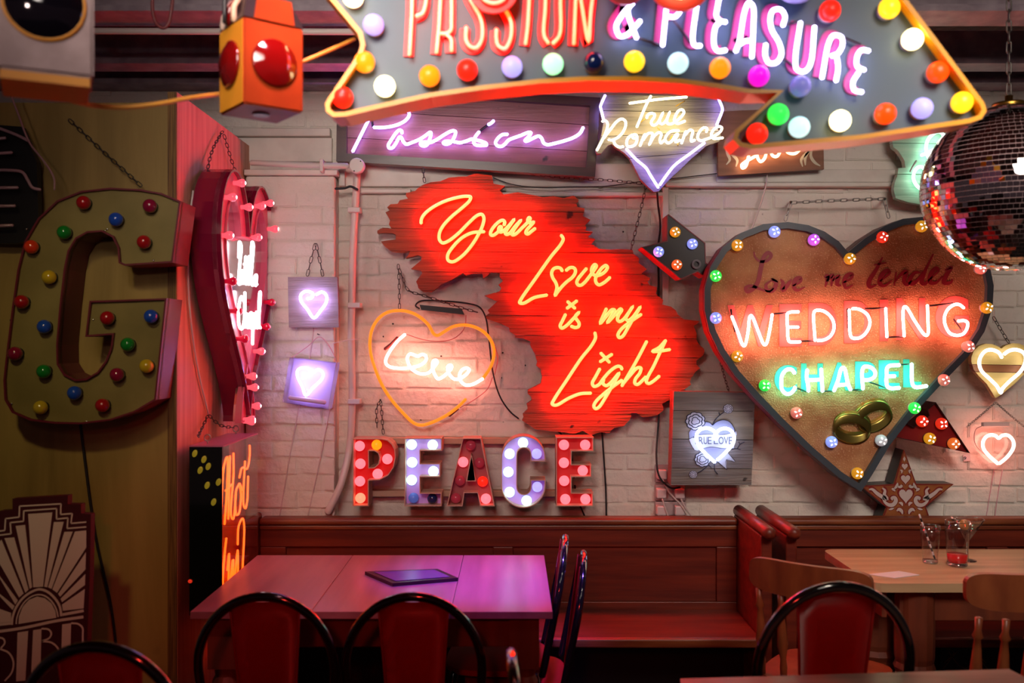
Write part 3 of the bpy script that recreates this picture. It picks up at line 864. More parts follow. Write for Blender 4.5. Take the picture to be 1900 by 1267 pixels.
neon([Z1([(350, 250), (228, 495), (105, 740)]),
      Z1([(520, 150), (620, 122), (740, 125), (820, 155), (865, 205), (870, 250), (830, 310), (740, 365), (620, 400), (480, 415), (390, 410)]),
      Z1([(775, 495), (768, 460), (735, 450), (690, 490), (630, 580), (590, 650), (600, 690), (640, 690), (690, 630), (745, 540), (768, 555), (790, 600), (830, 640), (900, 620), (1020, 570), (1110, 510), (1155, 478), (1168, 490), (1150, 570), (1120, 640), (1080, 665), (1030, 650), (1025, 625), (1060, 610), (1160, 615), (1240, 580), (1350, 510), (1450, 460), (1495, 465), (1500, 490), (1475, 560), (1430, 620), (1370, 640), (1335, 625), (1350, 605), (1430, 600), (1500, 610), (1560, 620), (1620, 605)])
      + Z2([(60, 590), (110, 570), (160, 580), (240, 600), (305, 628), (312, 650), (260, 657), (170, 650), (140, 620), (145, 570), (180, 510), (215, 470)]),
      Z2([(335, 375), (380, 350), (410, 320)]),
      Z2([(600, 505), (530, 510), (470, 555), (435, 620), (460, 660), (510, 670), (560, 640), (610, 585), (680, 555), (780, 520), (880, 480), (915, 485), (880, 540), (835, 590), (850, 600), (940, 560), (1020, 530), (1060, 560), (1085, 620), (1130, 645), (1250, 625), (1380, 590), (1490, 550), (1580, 490), (1625, 410)])],
     d - 0.035, 2.9, n_violet, s)
neon([Z2([(215, 470), (275, 420), (335, 375)]), Z1([(350, 250), (365, 320), (378, 400)])], d - 0.03, 2.4, blockout, s, 2, 6, 'blackout_tube')

# ------------------------------------------------------------------ shield board "True Romance"
d = 4.16
grey_pl = [mat('grey_weathered_plank%d' % i, c, 0.6, c2=c2, nscale=4, stretch=(0.45, 4, 8), bump=0.5, bscale=14, spots=(11, 0.70, '#2c2824')) for i, (c, c2) in enumerate((('#6a6460', '#8a8278'), ('#746c62', '#948a7c'), ('#625c5c', '#807878')))]
s = thing('true_romance_board', 'shield shaped grey plank board with warm neon script True Romance', 'sign', W(1220, 356, d))
TR = [(1124, 177), (1328, 178), (1341, 203), (1330, 235), (1338, 252), (1335, 262), (1310, 271), (1300, 280), (1280, 297), (1262, 315), (1245, 330), (1232, 344), (1222, 355), (1213, 356), (1203, 347), (1188, 332), (1177, 310), (1168, 293), (1158, 283), (1145, 275), (1135, 267), (1128, 270), (1115, 285), (1108, 285), (1105, 278), (1115, 255), (1120, 225), (1114, 205)]
planks('plank', px2(TR, d), d, d + 0.03, [px2([(1100, 205), (1345, 209)], d), px2([(1100, 254), (1345, 243)], d), px2([(1100, 300), (1345, 278)], d)], grey_pl, s)
Z = lambda p: zm(1100, 170, 7.6, p)
Y_ = lambda p: zm(1080, 160, 3.958, p)
neon([Z([(175, 50), (122, 165), (108, 210), (125, 290), (150, 390)]), Z([(1755, 60), (1828, 245), (1818, 290), (1745, 470)]), Y_([(325, 460), (400, 540), (470, 600), (500, 650), (560, 745)]), Y_([(900, 415), (800, 490), (680, 580), (630, 640), (570, 725)])], d - 0.03, 2.4, n_violet, s)
neon([Z([(820, 60), (760, 170), (620, 500)]), Z([(515, 165), (900, 112), (1325, 75)]),
      Z([(760, 375), (770, 335), (820, 305), (870, 320), (865, 360), (830, 410), (825, 450), (855, 475), (900, 455), (950, 380), (990, 295), (945, 390), (945, 440), (980, 455), (1030, 410), (1085, 285), (1045, 400), (1055, 450), (1105, 455), (1160, 425), (1240, 360), (1285, 290), (1260, 255), (1210, 270), (1160, 350), (1150, 410), (1190, 450), (1250, 435), (1300, 415)]),
      Z([(130, 420), (180, 412), (208, 455), (195, 540), (130, 690), (55, 830)]), Z([(150, 660), (250, 530), (340, 420), (410, 385), (460, 420), (460, 490), (410, 590), (330, 660), (270, 682), (220, 678)]), Z([(290, 690), (320, 750), (370, 780), (430, 775)]),
      Z([(600, 660), (565, 650), (570, 610), (610, 610), (625, 660), (600, 740), (540, 775), (490, 770), (475, 720), (500, 650), (555, 608)]),
      Z([(665, 765), (730, 600), (700, 690), (780, 590), (840, 590), (830, 660), (795, 750), (870, 620), (940, 575), (965, 600), (945, 680), (960, 725), (1010, 680)]),
      Z([(1215, 550), (1130, 550), (1050, 600), (1020, 680), (1060, 725), (1110, 700), (1170, 610), (1200, 600), (1170, 660), (1170, 710), (1230, 680)]),
      Z([(1250, 730), (1310, 560), (1290, 620), (1370, 540), (1410, 560), (1390, 640), (1390, 700), (1440, 680)]),
      Z([(1600, 570), (1610, 520), (1560, 510), (1490, 590), (1480, 660), (1520, 690), (1600, 670), (1720, 620), (1800, 560), (1820, 510), (1780, 490), (1700, 540), (1670, 610), (1700, 660), (1770, 660), (1835, 650)])],
     d - 0.035, 2.3, n_warm, s)
neon([Z([(770, 130), (700, 110)]), Z([(1170, 205), (1300, 130)]), Z([(665, 440), (745, 375)]), Z([(910, 505), (945, 545)]), Z([(1080, 680), (1120, 620)]), Z([(1195, 720), (1200, 765)])], d - 0.015, 1.0, brass, s, 1, 6, 'tube_support')
cable('black cable dropping from the shield board past the small red arrow', [W(1219, 352, 4.2), W(1221, 380, 4.26), W(1225, 420, 4.31), W(1221, 460, 4.325), W(1222, 520, 4.325), W(1222, 600, 4.325), W(1224, 700, 4.325), W(1222, 780, 4.31), W(1218, 850, 4.27), W(1224, 885, 4.26), W(1245, 905, 4.26), W(1262, 904, 4.26)], 0.0045, black_wire)

# ------------------------------------------------------------------ brown board "love" with painted ribbons
d = 4.24
s = thing('ribbon_board', 'brown board with painted ribbons and peach neon script half behind the arrow', 'sign', W(1430, 320, d))
brownb = mat('brown_board', '#6a4228', 0.5, c2='#82563a', nscale=4, stretch=(0.5, 4, 7), bump=0.15)
plate('board', px2([(1331, 207), (1527, 198), (1529, 314), (1333, 326)], d), d, d + 0.025, brownb, s)
neon([Y_([(1150, 420), (1180, 447), (1225, 455), (1250, 430)]), Y_([(1235, 430), (1225, 500), (1200, 590), (1178, 600), (1172, 580), (1200, 555), (1260, 520), (1290, 500)]), Y_([(1300, 440), (1285, 510), (1310, 553), (1340, 530), (1350, 480), (1335, 440)]), Y_([(1375, 440), (1400, 510), (1430, 515), (1460, 470), (1480, 430)]), Y_([(1485, 440), (1510, 485), (1560, 495), (1600, 465), (1635, 435)])], d - 0.03, 2.7, n_peach, s)
rib = mat('pale_ribbon_paint', '#b8b8a0', 0.5)
ribbon('painted_ribbon', [Y_([(1110, 405), (1070, 430), (1068, 490), (1085, 540), (1060, 575)]), Y_([(1075, 430), (1105, 500), (1140, 545), (1130, 590)])], 4.5, d - 0.001, 0.002, rib, s, True)
ribbon('painted_ribbon', [Y_([(1700, 430), (1660, 480), (1610, 540), (1620, 590)]), Y_([(1700, 430), (1680, 510), (1710, 560), (1750, 585)]), Y_([(1690, 450), (1640, 520), (1640, 580)])], 4.5, d - 0.001, 0.002, rib, s, True)
wcable('thin pale flex hanging from the ribbon board to the chapel heart', [(1424, 325), (1420, 350), (1408, 390), (1395, 425)], 4.27, 1.3, white_wire)

# ------------------------------------------------------------------ mint board behind the mirror ball
d = 4.20
mintp = [mat('mint_plank%d' % i, c, 0.5, c2='#b8cdb4', nscale=5, stretch=(0.5, 4, 7), bump=0.3, bscale=16, spots=(8, 0.68, '#5a4a30')) for i, c in enumerate(('#a4c4aa', '#98bda4', '#8fae94'))]
s = thing('mint_board', 'ragged pale mint plank board with mint neon script behind the mirror ball', 'sign', W(1710, 378, d))
Z = lambda p: zm(1650, 230, 7.918, p)
planks('plank', px2(Z([(50, 110), (450, 60), (1500, 50), (1500, 1230), (480, 1180), (300, 1150), (100, 1090), (70, 960), (85, 860), (120, 770), (135, 650), (240, 640), (225, 540), (185, 470), (160, 430), (130, 390), (62, 340), (50, 270)]), d), d, d + 0.035, [px2(Z([(0, 275), (1500, 300)]), d), px2(Z([(0, 735), (1500, 745)]), d)], mintp, s, jit=0.004)
neon([Z([(470, 460), (560, 425), (680, 360), (760, 270), (800, 190), (770, 130), (710, 120), (640, 150), (570, 230), (540, 330), (550, 420), (600, 540), (680, 640)]), Z([(700, 930), (540, 965), (480, 960), (400, 900), (355, 800), (370, 700), (420, 640), (480, 630), (530, 680), (545, 720), (560, 800)])], d - 0.03, 3.0, n_mint2, s)
neon([Z([(400, 540), (350, 620), (310, 700)])], d - 0.02, 2.0, mat('pale_blackout_tube', '#a89a94', 0.3), s, 1, 6, 'blackout_tube')

# ------------------------------------------------------------------ ragged red plank board "Your Love is my Light"
d = 4.255
ZA = lambda p: zm(700, 320, 5.281, p)
ZB = lambda p: zm(880, 320, 4.223, p)
ZC = lambda p: zm(880, 560, 4.223, p)
RB = (ZA([(400, 150), (440, 125), (520, 95), (620, 85), (700, 50), (800, 40), (870, 40), (960, 10), (1060, 20), (1125, 30), (1130, 70), (1140, 110), (1250, 130), (1200, 175)])
      + ZB([(230, 172), (340, 155), (400, 165), (480, 180), (540, 195), (620, 185), (700, 200), (780, 180), (820, 215), (810, 270), (865, 280), (850, 340), (910, 370), (870, 410), (870, 455), (930, 465), (890, 505), (950, 520), (920, 560), (980, 600), (1060, 605), (1150, 600), (1240, 605), (1250, 640), (1290, 670), (1290, 710), (1350, 760), (1310, 790), (1380, 830), (1370, 880), (1430, 900), (1420, 950), (1480, 1000), (1470, 1035), (1540, 1050), (1590, 1110), (1640, 1150)])
      + ZC([(1770, 150), (1720, 190), (1740, 240), (1750, 320), (1800, 370), (1790, 420), (1740, 460), (1740, 490), (1770, 520), (1720, 570), (1700, 600), (1700, 650), (1640, 690), (1560, 700), (1540, 760), (1470, 800), (1480, 850), (1430, 890), (1320, 905), (1270, 870), (1225, 870), (1220, 920), (1170, 975), (1100, 985), (1060, 1030), (990, 1020), (910, 1045), (850, 1010), (780, 1035), (700, 1020), (620, 1015), (540, 1005), (480, 1000), (430, 965), (375, 930), (380, 880), (420, 840), (410, 800), (450, 770), (420, 720), (420, 690), (520, 640), (525, 560), (485, 500), (485, 440), (460, 380), (440, 310), (380, 285), (320, 280), (280, 235), (270, 200), (230, 180), (150, 150), (95, 130)])
      + ZB([(105, 1080), (180, 1010), (80, 965), (200, 930), (190, 880), (225, 850), (200, 790), (130, 780), (70, 830)])
      + ZA([(1030, 990), (930, 990), (870, 1010), (840, 985), (730, 1050), (620, 1095), (570, 1140), (530, 1170), (440, 1165), (395, 1100), (400, 1040), (440, 990), (430, 960), (330, 945), (430, 860), (435, 825), (400, 810), (280, 840), (310, 800), (320, 770), (230, 785), (130, 770), (70, 720), (35, 675), (100, 665), (180, 655), (180, 610), (150, 595), (60, 590), (0, 595), (0, 570), (50, 540), (135, 545), (125, 470), (110, 440), (80, 390), (120, 370), (95, 340), (130, 310), (200, 305), (220, 270), (300, 255), (280, 200), (370, 180)]))
# splinter the ragged ends a little more
rag = []
for i, (x, y) in enumerate(RB):
    rag.append((x, y))
    x2, y2 = RB[(i + 1) % len(RB)]
    if abs(y2 - y) > 9 and abs(x2 - x) < 16:
        k = max(1, int(abs(y2 - y) / 5))
        for q in range(1, k):
            t = q / k
            rag.append((x + (x2 - x) * t + random.uniform(-4.5, 4.5), y + (y2 - y) * t))
s = thing('red_plank_board', 'large ragged plank board glowing red with neon script Your Love is my Light', 'sign', W(1010, 800, d))
redw = [mat('red_brown_plank%d' % i, c, 0.5, c2=c2, nscale=4.0, stretch=(0.5, 4, 9), bump=0.7, bscale=12, spots=(13, 0.70, '#2a0f08')) for i, (c, c2) in enumerate((('#863a1c', '#a84e26'), ('#90401f', '#b0562a'), ('#7e361a', '#9e4822')))]
jl = []
for y in (352, 391, 428, 469, 505, 543, 587, 622, 660, 694, 726, 764):
    jl.append(px2([(690, y - 4 + random.uniform(-3, 3)), (1320, y + 6 + random.uniform(-3, 3))], d))
planks('plank', px2(rag, d), d, d + 0.05, jl, redw, s, gap=0.001, jit=0.004)
neon([ZA([(430, 500), (432, 460), (460, 410), (530, 350), (640, 290), (760, 250), (870, 232), (915, 240), (905, 275), (850, 330), (720, 440), (640, 530), (608, 600), (610, 660), (640, 690), (690, 675), (790, 600), (900, 490), (980, 420), (1025, 410), (1045, 445), (1035, 510), (990, 610), (920, 720), (830, 820), (740, 875), (695, 860), (690, 810), (740, 730), (830, 640), (930, 590), (1050, 580)]),
      zm(895, 390, 12.218, [(490, 340), (507, 275), (480, 232), (430, 232), (340, 290), (240, 400), (187, 500), (192, 558), (240, 570), (310, 530), (390, 450), (432, 385), (405, 370), (370, 420), (382, 482), (430, 495), (510, 440), (620, 330), (722, 205), (640, 320), (545, 460), (522, 530), (560, 550), (620, 520), (740, 370), (877, 225), (790, 340), (690, 490), (668, 548), (710, 560), (780, 520), (900, 400), (1020, 280), (1085, 190), (1063, 165), (1028, 212), (1040, 268), (1090, 288), (1165, 265), (1090, 355), (1000, 460), (987, 520), (1030, 540), (1100, 490), (1200, 410)]),
      ZB([(680, 490), (697, 520), (680, 560), (600, 660), (480, 830), (365, 995), (355, 1020), (385, 1025), (470, 980), (570, 960)]),
      zm(1010, 480, 9.6, [(320, 220), (290, 172), (230, 157), (165, 180), (130, 250), (150, 340), (200, 420), (225, 510), (190, 655), (240, 585), (310, 500), (400, 410), (500, 330), (550, 250), (550, 190), (510, 157), (450, 162), (385, 210)]),
      zm(1010, 480, 9.6, [(752, 172), (670, 270), (600, 360), (578, 420), (600, 465), (650, 472), (720, 420), (800, 320), (880, 210), (927, 125), (900, 103), (860, 140), (840, 210), (860, 270), (920, 300), (1000, 285), (1090, 220), (1125, 150), (1095, 120), (1040, 150), (960, 250), (915, 340), (920, 420), (970, 465), (1040, 440), (1120, 380), (1170, 330)]),
      ZB([(730, 1010), (790, 1065)]), ZB([(805, 1005), (725, 1065)]),
      zm(1020, 550, 6.72, [(197, 222), (160, 300), (130, 368), (150, 395), (200, 370), (300, 270), (367, 195), (318, 250), (335, 285), (367, 335), (358, 375), (320, 388), (265, 370)]),
      zm(1020, 550, 6.72, [(707, 150), (628, 338), (710, 240), (775, 165), (808, 168), (770, 240), (718, 328), (820, 220), (882, 155), (898, 168), (860, 230), (845, 290), (870, 312), (920, 285), (1038, 120), (970, 230), (950, 275), (975, 300), (1030, 265), (1132, 125), (1050, 260), (970, 400), (905, 500), (865, 512), (850, 480), (890, 410), (1000, 320), (1142, 222)]),
      ZC([(945, 240), (950, 280), (920, 340), (840, 440), (720, 620), (625, 765), (610, 800), (640, 810), (740, 755), (830, 720), (915, 715)]),
      ZC([(990, 400), (1060, 475)]), ZC([(1080, 410), (985, 470)]),
      zm(1080, 620, 5.972, [(197, 382), (150, 470), (113, 545), (133, 578), (185, 560), (230, 500), (320, 400), (395, 355), (432, 365), (442, 392)]),
      zm(1080, 620, 5.972, [(240, 500), (232, 545), (265, 570), (310, 545), (412, 428), (340, 560), (260, 700), (185, 810), (150, 825), (130, 800), (150, 750), (230, 670), (330, 590), (442, 508)]),
      zm(1080, 620, 5.972, [(717, 78), (600, 300), (440, 575)]), zm(1080, 620, 5.972, [(445, 560), (520, 470), (615, 372), (652, 375), (640, 430), (590, 500), (585, 545), (615, 557), (690, 490), (708, 470)]),
      zm(1080, 620, 5.972, [(927, 66), (860, 210), (790, 360), (725, 480), (713, 530), (740, 547), (790, 520), (857, 463)]), zm(1080, 620, 5.972, [(925, 70), (850, 150), (780, 190), (860, 187), (975, 170)])],
     d - 0.04, 3.1, n_red, s)
tsup = mat('clear_red_support', '#b82a1c', 0.2)
for x, y in ((812, 382), (889, 406), (1021, 476), (870, 412), (837, 465), (1113, 528), (1096, 640), (1046, 728), (1193, 688), (1218, 655), (961, 413), (990, 561)):
    q = W(x, y, d); shared('tube_support', lathe_mesh('support', [(1, 0), (1, 1), (0.6, 1.1)], 8), tsup, s, (q.x, d, q.z), (0.004, 0.004, 0.03), (R(90), 0, 0))
plate('clear_backing', px2(ZA([(340, 440), (380, 380), (560, 240), (860, 190), (950, 230), (930, 320), (800, 440), (820, 440), (1000, 380), (1070, 430), (1080, 560), (960, 760), (780, 930), (640, 940), (600, 860), (620, 760), (540, 720), (530, 600), (640, 420), (560, 400), (440, 540), (380, 560)]), d - 0.02), d - 0.02, d - 0.017, clear('clear_backing', (0.98, 0.96, 0.96), 0.6, 0.0), s)

# ------------------------------------------------------------------ open neon heart with "Love"
d = 4.27
ZL = lambda p: zm(620, 480, 3.726, p)
s = thing('open_neon_heart', 'open orange neon heart outline with bright pink white script Love on the brick wall', 'sign', W(800, 790, d))
neon([ZL([(1030, 825), (1080, 750), (1105, 660), (1095, 590), (1050, 520), (980, 475), (900, 458), (820, 470), (760, 505), (715, 530), (690, 520), (650, 455), (580, 395), (510, 365), (440, 358), (370, 370), (310, 410), (265, 480), (248, 560), (252, 650), (280, 750), (330, 870), (400, 980), (480, 1070), (550, 1135), (600, 1150), (680, 1130), (780, 1080), (860, 1020), (910, 970)])], d, 3.0, n_orange, s)
neon([zm(700, 600, 6.4, [(330, 130), (240, 210), (150, 330), (102, 430), (107, 480), (150, 515), (270, 532), (400, 525), (520, 490), (582, 430), (572, 382), (530, 370), (480, 390), (440, 375), (390, 363), (358, 400), (365, 460), (400, 530), (470, 582), (540, 600), (620, 580), (670, 520), (712, 460), (700, 438), (668, 445), (655, 510), (680, 600), (720, 657), (770, 640), (830, 590), (882, 530), (880, 500), (848, 500), (835, 540), (860, 610), (920, 662), (980, 655), (1060, 600), (1092, 550), (1060, 530), (1010, 550), (978, 610), (990, 680), (1050, 732), (1140, 720), (1255, 655)])], d - 0.005, 2.8, n_pink, s)
tr = ZL([(590, 318), (880, 345), (897, 385), (600, 352)])
plate('transformer', px2(tr, d), d + 0.005, d + 0.05, black_paint, s)
neon([ZL([(440, 545), (395, 590), (350, 625)]), ZL([(795, 1085), (855, 1035)])], d + 0.01, 3.0, mat('dark_red_blackout', '#6a2420', 0.4), s, 1, 6, 'blackout_tube')
neon([ZL([(495, 520), (600, 555), (720, 572), (830, 550), (900, 480), (912, 390)]), ZL([(1095, 820), (1060, 900), (960, 980), (870, 1030)]), ZL([(1090, 560), (1130, 680), (1110, 800)])], d + 0.01, 0.8, mat('pink_lead', '#c87a78', 0.4), s, 5, 6, 'lead_wire')
wcable('black cable curving from the open neon heart to the red plank board', ZL([(590, 345), (563, 325), (590, 295), (760, 293), (930, 310), (1005, 335), (1045, 400), (1070, 560), (1100, 800), (1150, 960), (1220, 1060), (1275, 1105)]), 4.325, 1.4, black_wire)
wchain('black chain holding the open neon heart', [ZL([(443, 40), (450, 200), (452, 345)]), ZL([(448, 70), (480, 150), (508, 215), (620, 255), (760, 300), (900, 345), (990, 370)])], 4.27, wd=0.010)
wchain('short chain hanging loose above the lit word PEACE', [ZL([(322, 985), (297, 1020), (296, 1165)]), ZL([(322, 985), (330, 1080), (340, 1210)])], 4.27, wd=0.010)

# ------------------------------------------------------------------ two small hearts on the pier
ZS = lambda p: zm(330, 500, 3.959, p)
d = 4.19
s = thing('small_heart_board', 'square weathered wood block with lavender neon heart chained to the brick pier', 'sign', W(580, 608, d))
plate('board', px2(ZS([(808, 55), (1172, 55), (1182, 425), (815, 425)]), d), d, d + 0.03, mat('grey_block', '#8a7a80', 0.6, c2='#a898a0', nscale=4, stretch=(0.6, 4, 7), bump=0.5, bscale=16), s)
neon([ZS([(950, 215), (985, 205), (990, 175), (940, 160), (905, 185), (905, 230), (950, 290), (1000, 355), (1050, 300), (1090, 240), (1090, 190), (1060, 165), (1015, 185)])], d - 0.025, 2.7, n_lav, s)
wchain('black chain holding the small wooden heart block', [[(585, 452), (577, 482), (570, 512)], [(586, 452), (593, 482), (599, 512)]], 4.20, wd=0.012, L=0.032)
s = thing('acrylic_heart_box', 'tilted clear acrylic box with lavender neon heart hung below the wooden heart block', 'sign', W(575, 760, 4.19))
q = px2(ZS([(820, 645), (1165, 685), (1105, 1030), (765, 975)]), 4.13)
haze = clear('hazy_acrylic', (0.95, 0.93, 1.0), 0.05, 0.02)
plate('front_panel', q, 4.13, 4.134, haze, s)
frame_solid('side_wall', q, 0.004, 4.135, 4.215, haze, s)
plate('back_panel', q, 4.216, 4.22, mat('lilac_white_acrylic', '#cfc4e8', 0.3), s)
neon([ZS([(915, 800), (960, 775), (965, 735), (920, 720), (880, 740), (880, 790), (915, 860), (940, 925), (990, 870), (1060, 800), (1065, 760), (1030, 735), (985, 765)])], 4.18, 2.5, n_lav, s)
tube('white_tray', [W(x, y, 4.17) for x, y in ZS([(820, 940), (1080, 975)])], 0.010, mat('white_plastic', '#e8e0f0', 0.4), s, 1, 8)
wcable('thin pink string holding the acrylic heart box', ZS([(840, 645), (960, 560), (1040, 495), (1110, 560), (1165, 685), (1160, 715)]), 4.19, 0.9, mat('pink_string', '#d8a8b0', 0.6))
for nm, lb, pts in (('nail', 'small nail in the brick pier above the acrylic heart box', (1036, 480)),):
    c = W(*ZS([pts])[0], 4.22)
    o = tube(nm, [c + Vector((0, -0.03, 0.004)), c + Vector((0, 0.02, 0))], 0.0025, chain_m, None, 1, 6); tag(center_origin(o), lb, 'nail')

# ------------------------------------------------------------------ PEACE box letters
d = 4.16
ZP = lambda p: zm(620, 780, 3.8, p)
cream = mat('cream_rim', '#d8a890', 0.5)
pk_red = mat('letter_red', '#c82020', 0.45)
pk_lav = mat('letter_lavender', '#dca8ff', 0.45)
pk_pink = mat('letter_dark_pink', '#a85a5a', 0.5)
pk_red2 = mat('letter_dull_red', '#b83434', 0.45)
batten = mat('cream_batten', '#c8a88e', 0.6, c2='#b89478', nscale=5, stretch=(0.5, 4, 4))
for i, (y0, y1) in enumerate(((813, 824), (911, 922))):
    a = W(668, y0, 4.28); b = W(1085, y1, 4.28)
    o = bbox('batten', a.x, b.x, 4.285, 4.345, b.z, a.z, batten, None, 0.003)
    tag(center_origin(o), ('upper' if i == 0 else 'lower') + ' cream wooden batten carrying the lit word PEACE', 'batten')
def arcs():
    e_ = lambda cx, cy, rx, ry, a0, a1, n: [(cx + rx * math.cos(R(a0 + (a1 - a0) * k / n)), cy - ry * math.sin(R(a0 + (a1 - a0) * k / n))) for k in range(n + 1)]
    return [(1491, 290), (1385, 290)] + e_(1338, 245, 47, 50, 0, 180, 10) + e_(1338, 470, 47, 50, 180, 360, 10) + [(1385, 418), (1491, 418)] + e_(1334, 460, 157, 157, 0, -180, 18) + e_(1334, 265, 157, 157, 180, 0, 18)
LET = [
    ('P', pk_red, [(132, 127), (330, 127), (378, 137), (410, 165), (430, 205), (434, 260), (420, 330), (380, 390), (320, 420), (243, 425), (243, 605), (130, 605)], [[(238, 210), (285, 210), (315, 228), (325, 265), (315, 310), (285, 336), (240, 340)]],
     [(180, 180, b_pink), (300, 172, b_orange), (185, 305, b_pink), (375, 272, b_pink), (307, 377, b_pink), (182, 428, b_pink), (185, 547, b_salmon)]),
    ('E', pk_lav, [(495, 125), (760, 125), (760, 215), (608, 215), (608, 303), (748, 303), (748, 400), (608, 400), (608, 510), (757, 510), (757, 605), (495, 605)], [],
     [(547, 170, b_cyan), (695, 172, b_cyan), (550, 295, b_cyan), (700, 358, b_cyan), (547, 420, b_cyan), (560, 545, b_ablue), (692, 550, b_navy)]),
    ('A', pk_pink, [(905, 125), (1035, 125), (1133, 605), (1028, 605), (1010, 512), (918, 512), (905, 605), (793, 605)], [[(965, 235), (1000, 430), (930, 430)]],
     [(963, 175, b_pinkd), (910, 293, b_pink), (1025, 297, b_pinkd), (888, 423, b_pinkd), (1047, 430, b_red), (858, 547, b_pinkd), (1070, 552, b_pink)]),
    ('C', pk_lav, arcs(), [],
     [(1332, 157, b_cyan), (1237, 235, b_cyan), (1228, 363, b_cyan), (1237, 505, b_cyan), (1357, 565, b_cyan), (1428, 235, b_lav), (1432, 468, b_lav)]),
    ('E', pk_red2, [(1565, 118), (1830, 118), (1830, 218), (1675, 218), (1675, 310), (1815, 310), (1815, 400), (1675, 400), (1675, 510), (1827, 510), (1827, 605), (1565, 605)], [],
     [(1620, 172, b_pink), (1770, 172, b_pink), (1620, 298, b_pink), (1753, 353, b_pink), (1622, 425, b_pink), (1630, 555, b_pink), (1772, 555, b_pink)])]
LBL = ['red bulb letter P with pink bulbs at the start of the word PEACE', 'lavender bulb letter E with pale cyan bulbs', 'dull pink bulb letter A in the word PEACE', 'lavender bulb letter C with pale cyan bulbs', 'dull red bulb letter E at the end of the word PEACE']
for (ch, m, out, holes, bl), lb in zip(LET, LBL):
    o2 = px2(ZP(out), d); h2 = [px2(ZP(h), d) for h in holes]
    xs = [q[0] for q in o2]; zs = [q[1] for q in o2]
    s = thing('bulb_letter', lb, 'letter', ((min(xs) + max(xs)) / 2, d + 0.06, min(zs)), 0, 'lit letters of the word PEACE')
    plate('back_plate', o2, d + 0.055, d + 0.065, m, s, h2)
    frame_solid('rim', o2, 0.004, d, d + 0.115, cream, s)
    for h in h2:
        plate('inner_rim', h, d, d + 0.115, cream, s, [inset(h, 0.004)])
    for x, y, bm_ in bl:
        (X, Y), = ZP([(x, y)]); bulb(X, Y, d + 0.035, 9.6, bm_, s, cap_white)

# ------------------------------------------------------------------ small red bulb arrow beside the chapel heart
d = 4.14
ZR = lambda p: zm(1180, 380, 7.919, p)
arrow_face = mat('black_red_face', '#1c0408', 0.4)
arrow_side = mat('crimson_side', '#8c1420', 0.4)
s = thing('bulb_arrow', 'small dark red bulb arrow beside the black cable and chapel heart', 'sign', W(1258, 515, d))
ap = px2(ZR([(455, 150), (480, 135), (1020, 560), (1030, 850), (1063, 875), (1010, 1055), (905, 985), (690, 1085), (650, 1085), (80, 620), (455, 525)]), d)
plate('face', ap, d + 0.004, d + 0.012, arrow_face, s)
frame_solid('side_wall', ap, 0.004, d, d + 0.13, arrow_side, s)
for x, y, m in ((577, 400, led_gold), (333, 690, led_blue), (830, 575, led_blue), (602, 880, led_orange)):
    (X, Y), = ZR([(x, y)]); bulb(X, Y, d - 0.008, 10, m, s, cap_dark)
(X, Y), = ZR([(890, 870)])
c = W(X, Y, d - 0.01)
bm = bmesh.new(); lathe_bm(bm, [(0.012, 0), (0.021, 0), (0.021, 0.02), (0.012, 0.02), (0.012, 0.0)], 18, False)
bm.transform(Matrix.Translation(c) @ Matrix.Rotation(R(-90), 4, 'X'))
mk('empty_socket', bm, mat('grey_socket', '#6a6068', 0.4), s)

# ------------------------------------------------------------------ big heart "Wedding Chapel"
d = 4.00
heart = [(1573, 468), (1556, 448), (1530, 430), (1500, 418), (1462, 412), (1415, 416), (1375, 432), (1340, 460), (1318, 495), (1307, 535), (1307, 575), (1316, 615), (1334, 653), (1362, 695), (1400, 738), (1445, 785), (1500, 838), (1555, 885), (1597, 912), (1618, 880), (1650, 826), (1700, 762), (1750, 708), (1797, 660), (1826, 615), (1841, 570), (1843, 530), (1834, 485), (1814, 448), (1785, 422), (1750, 406), (1715, 402), (1675, 406), (1640, 420), (1605, 442)]
hpoly = px2(heart, d)
rust = mat('rusty_glitter_face', '#a06238', 0.5, c2='#c08c5c', nscale=9, bump=0.6, bscale=150, spots=(150, 0.60, '#d0a478'))
rim_m = mat('slate_rim', '#3c4650', 0.4)
rim_side = mat('dark_red_side', '#4a1620', 0.45)
s = thing('wedding_chapel_heart', 'large rusty heart sign with bulbs and neon words Wedding Chapel', 'sign', W(1575, 912, d))
plate('face', inset(hpoly, 0.004), d + 0.02, d + 0.03, rust, s)
plate('front_rim', hpoly, d - 0.004, d + 0.02, rim_m, s, [inset(hpoly, 0.026)])
plate('side_wall', hpoly, d + 0.03, d + 0.115, rim_side, s, [inset(hpoly, 0.006)])
for x, y, m in ((1368, 455, led_gold), (1437, 430, led_blue), (1510, 445, led_violet), (1577, 480, led_gold), (1328, 512, led_green), (1328, 590, led_blue), (1368, 661, led_gold), (1419, 715, led_green), (1478, 766, led_pink), (1543, 820, led_blue), (1591, 878, led_gold), (1635, 817, led_clear), (1697, 757, led_green),
                (1751, 705, led_pink), (1797, 643, led_pink), (1831, 571, led_gold), (1637, 440, led_red), (1710, 420, led_gold), (1820, 498, led_pink)):
    bulb(x, y, d - 0.004, 11, m, s, cap_white)
burg = mat('burgundy_lettering', '#8c1428', 0.5)
Q2 = lambda p: zm(1280, 360, 4.874, p)
Q3 = lambda p: zm(1540, 360, 4.872, p)
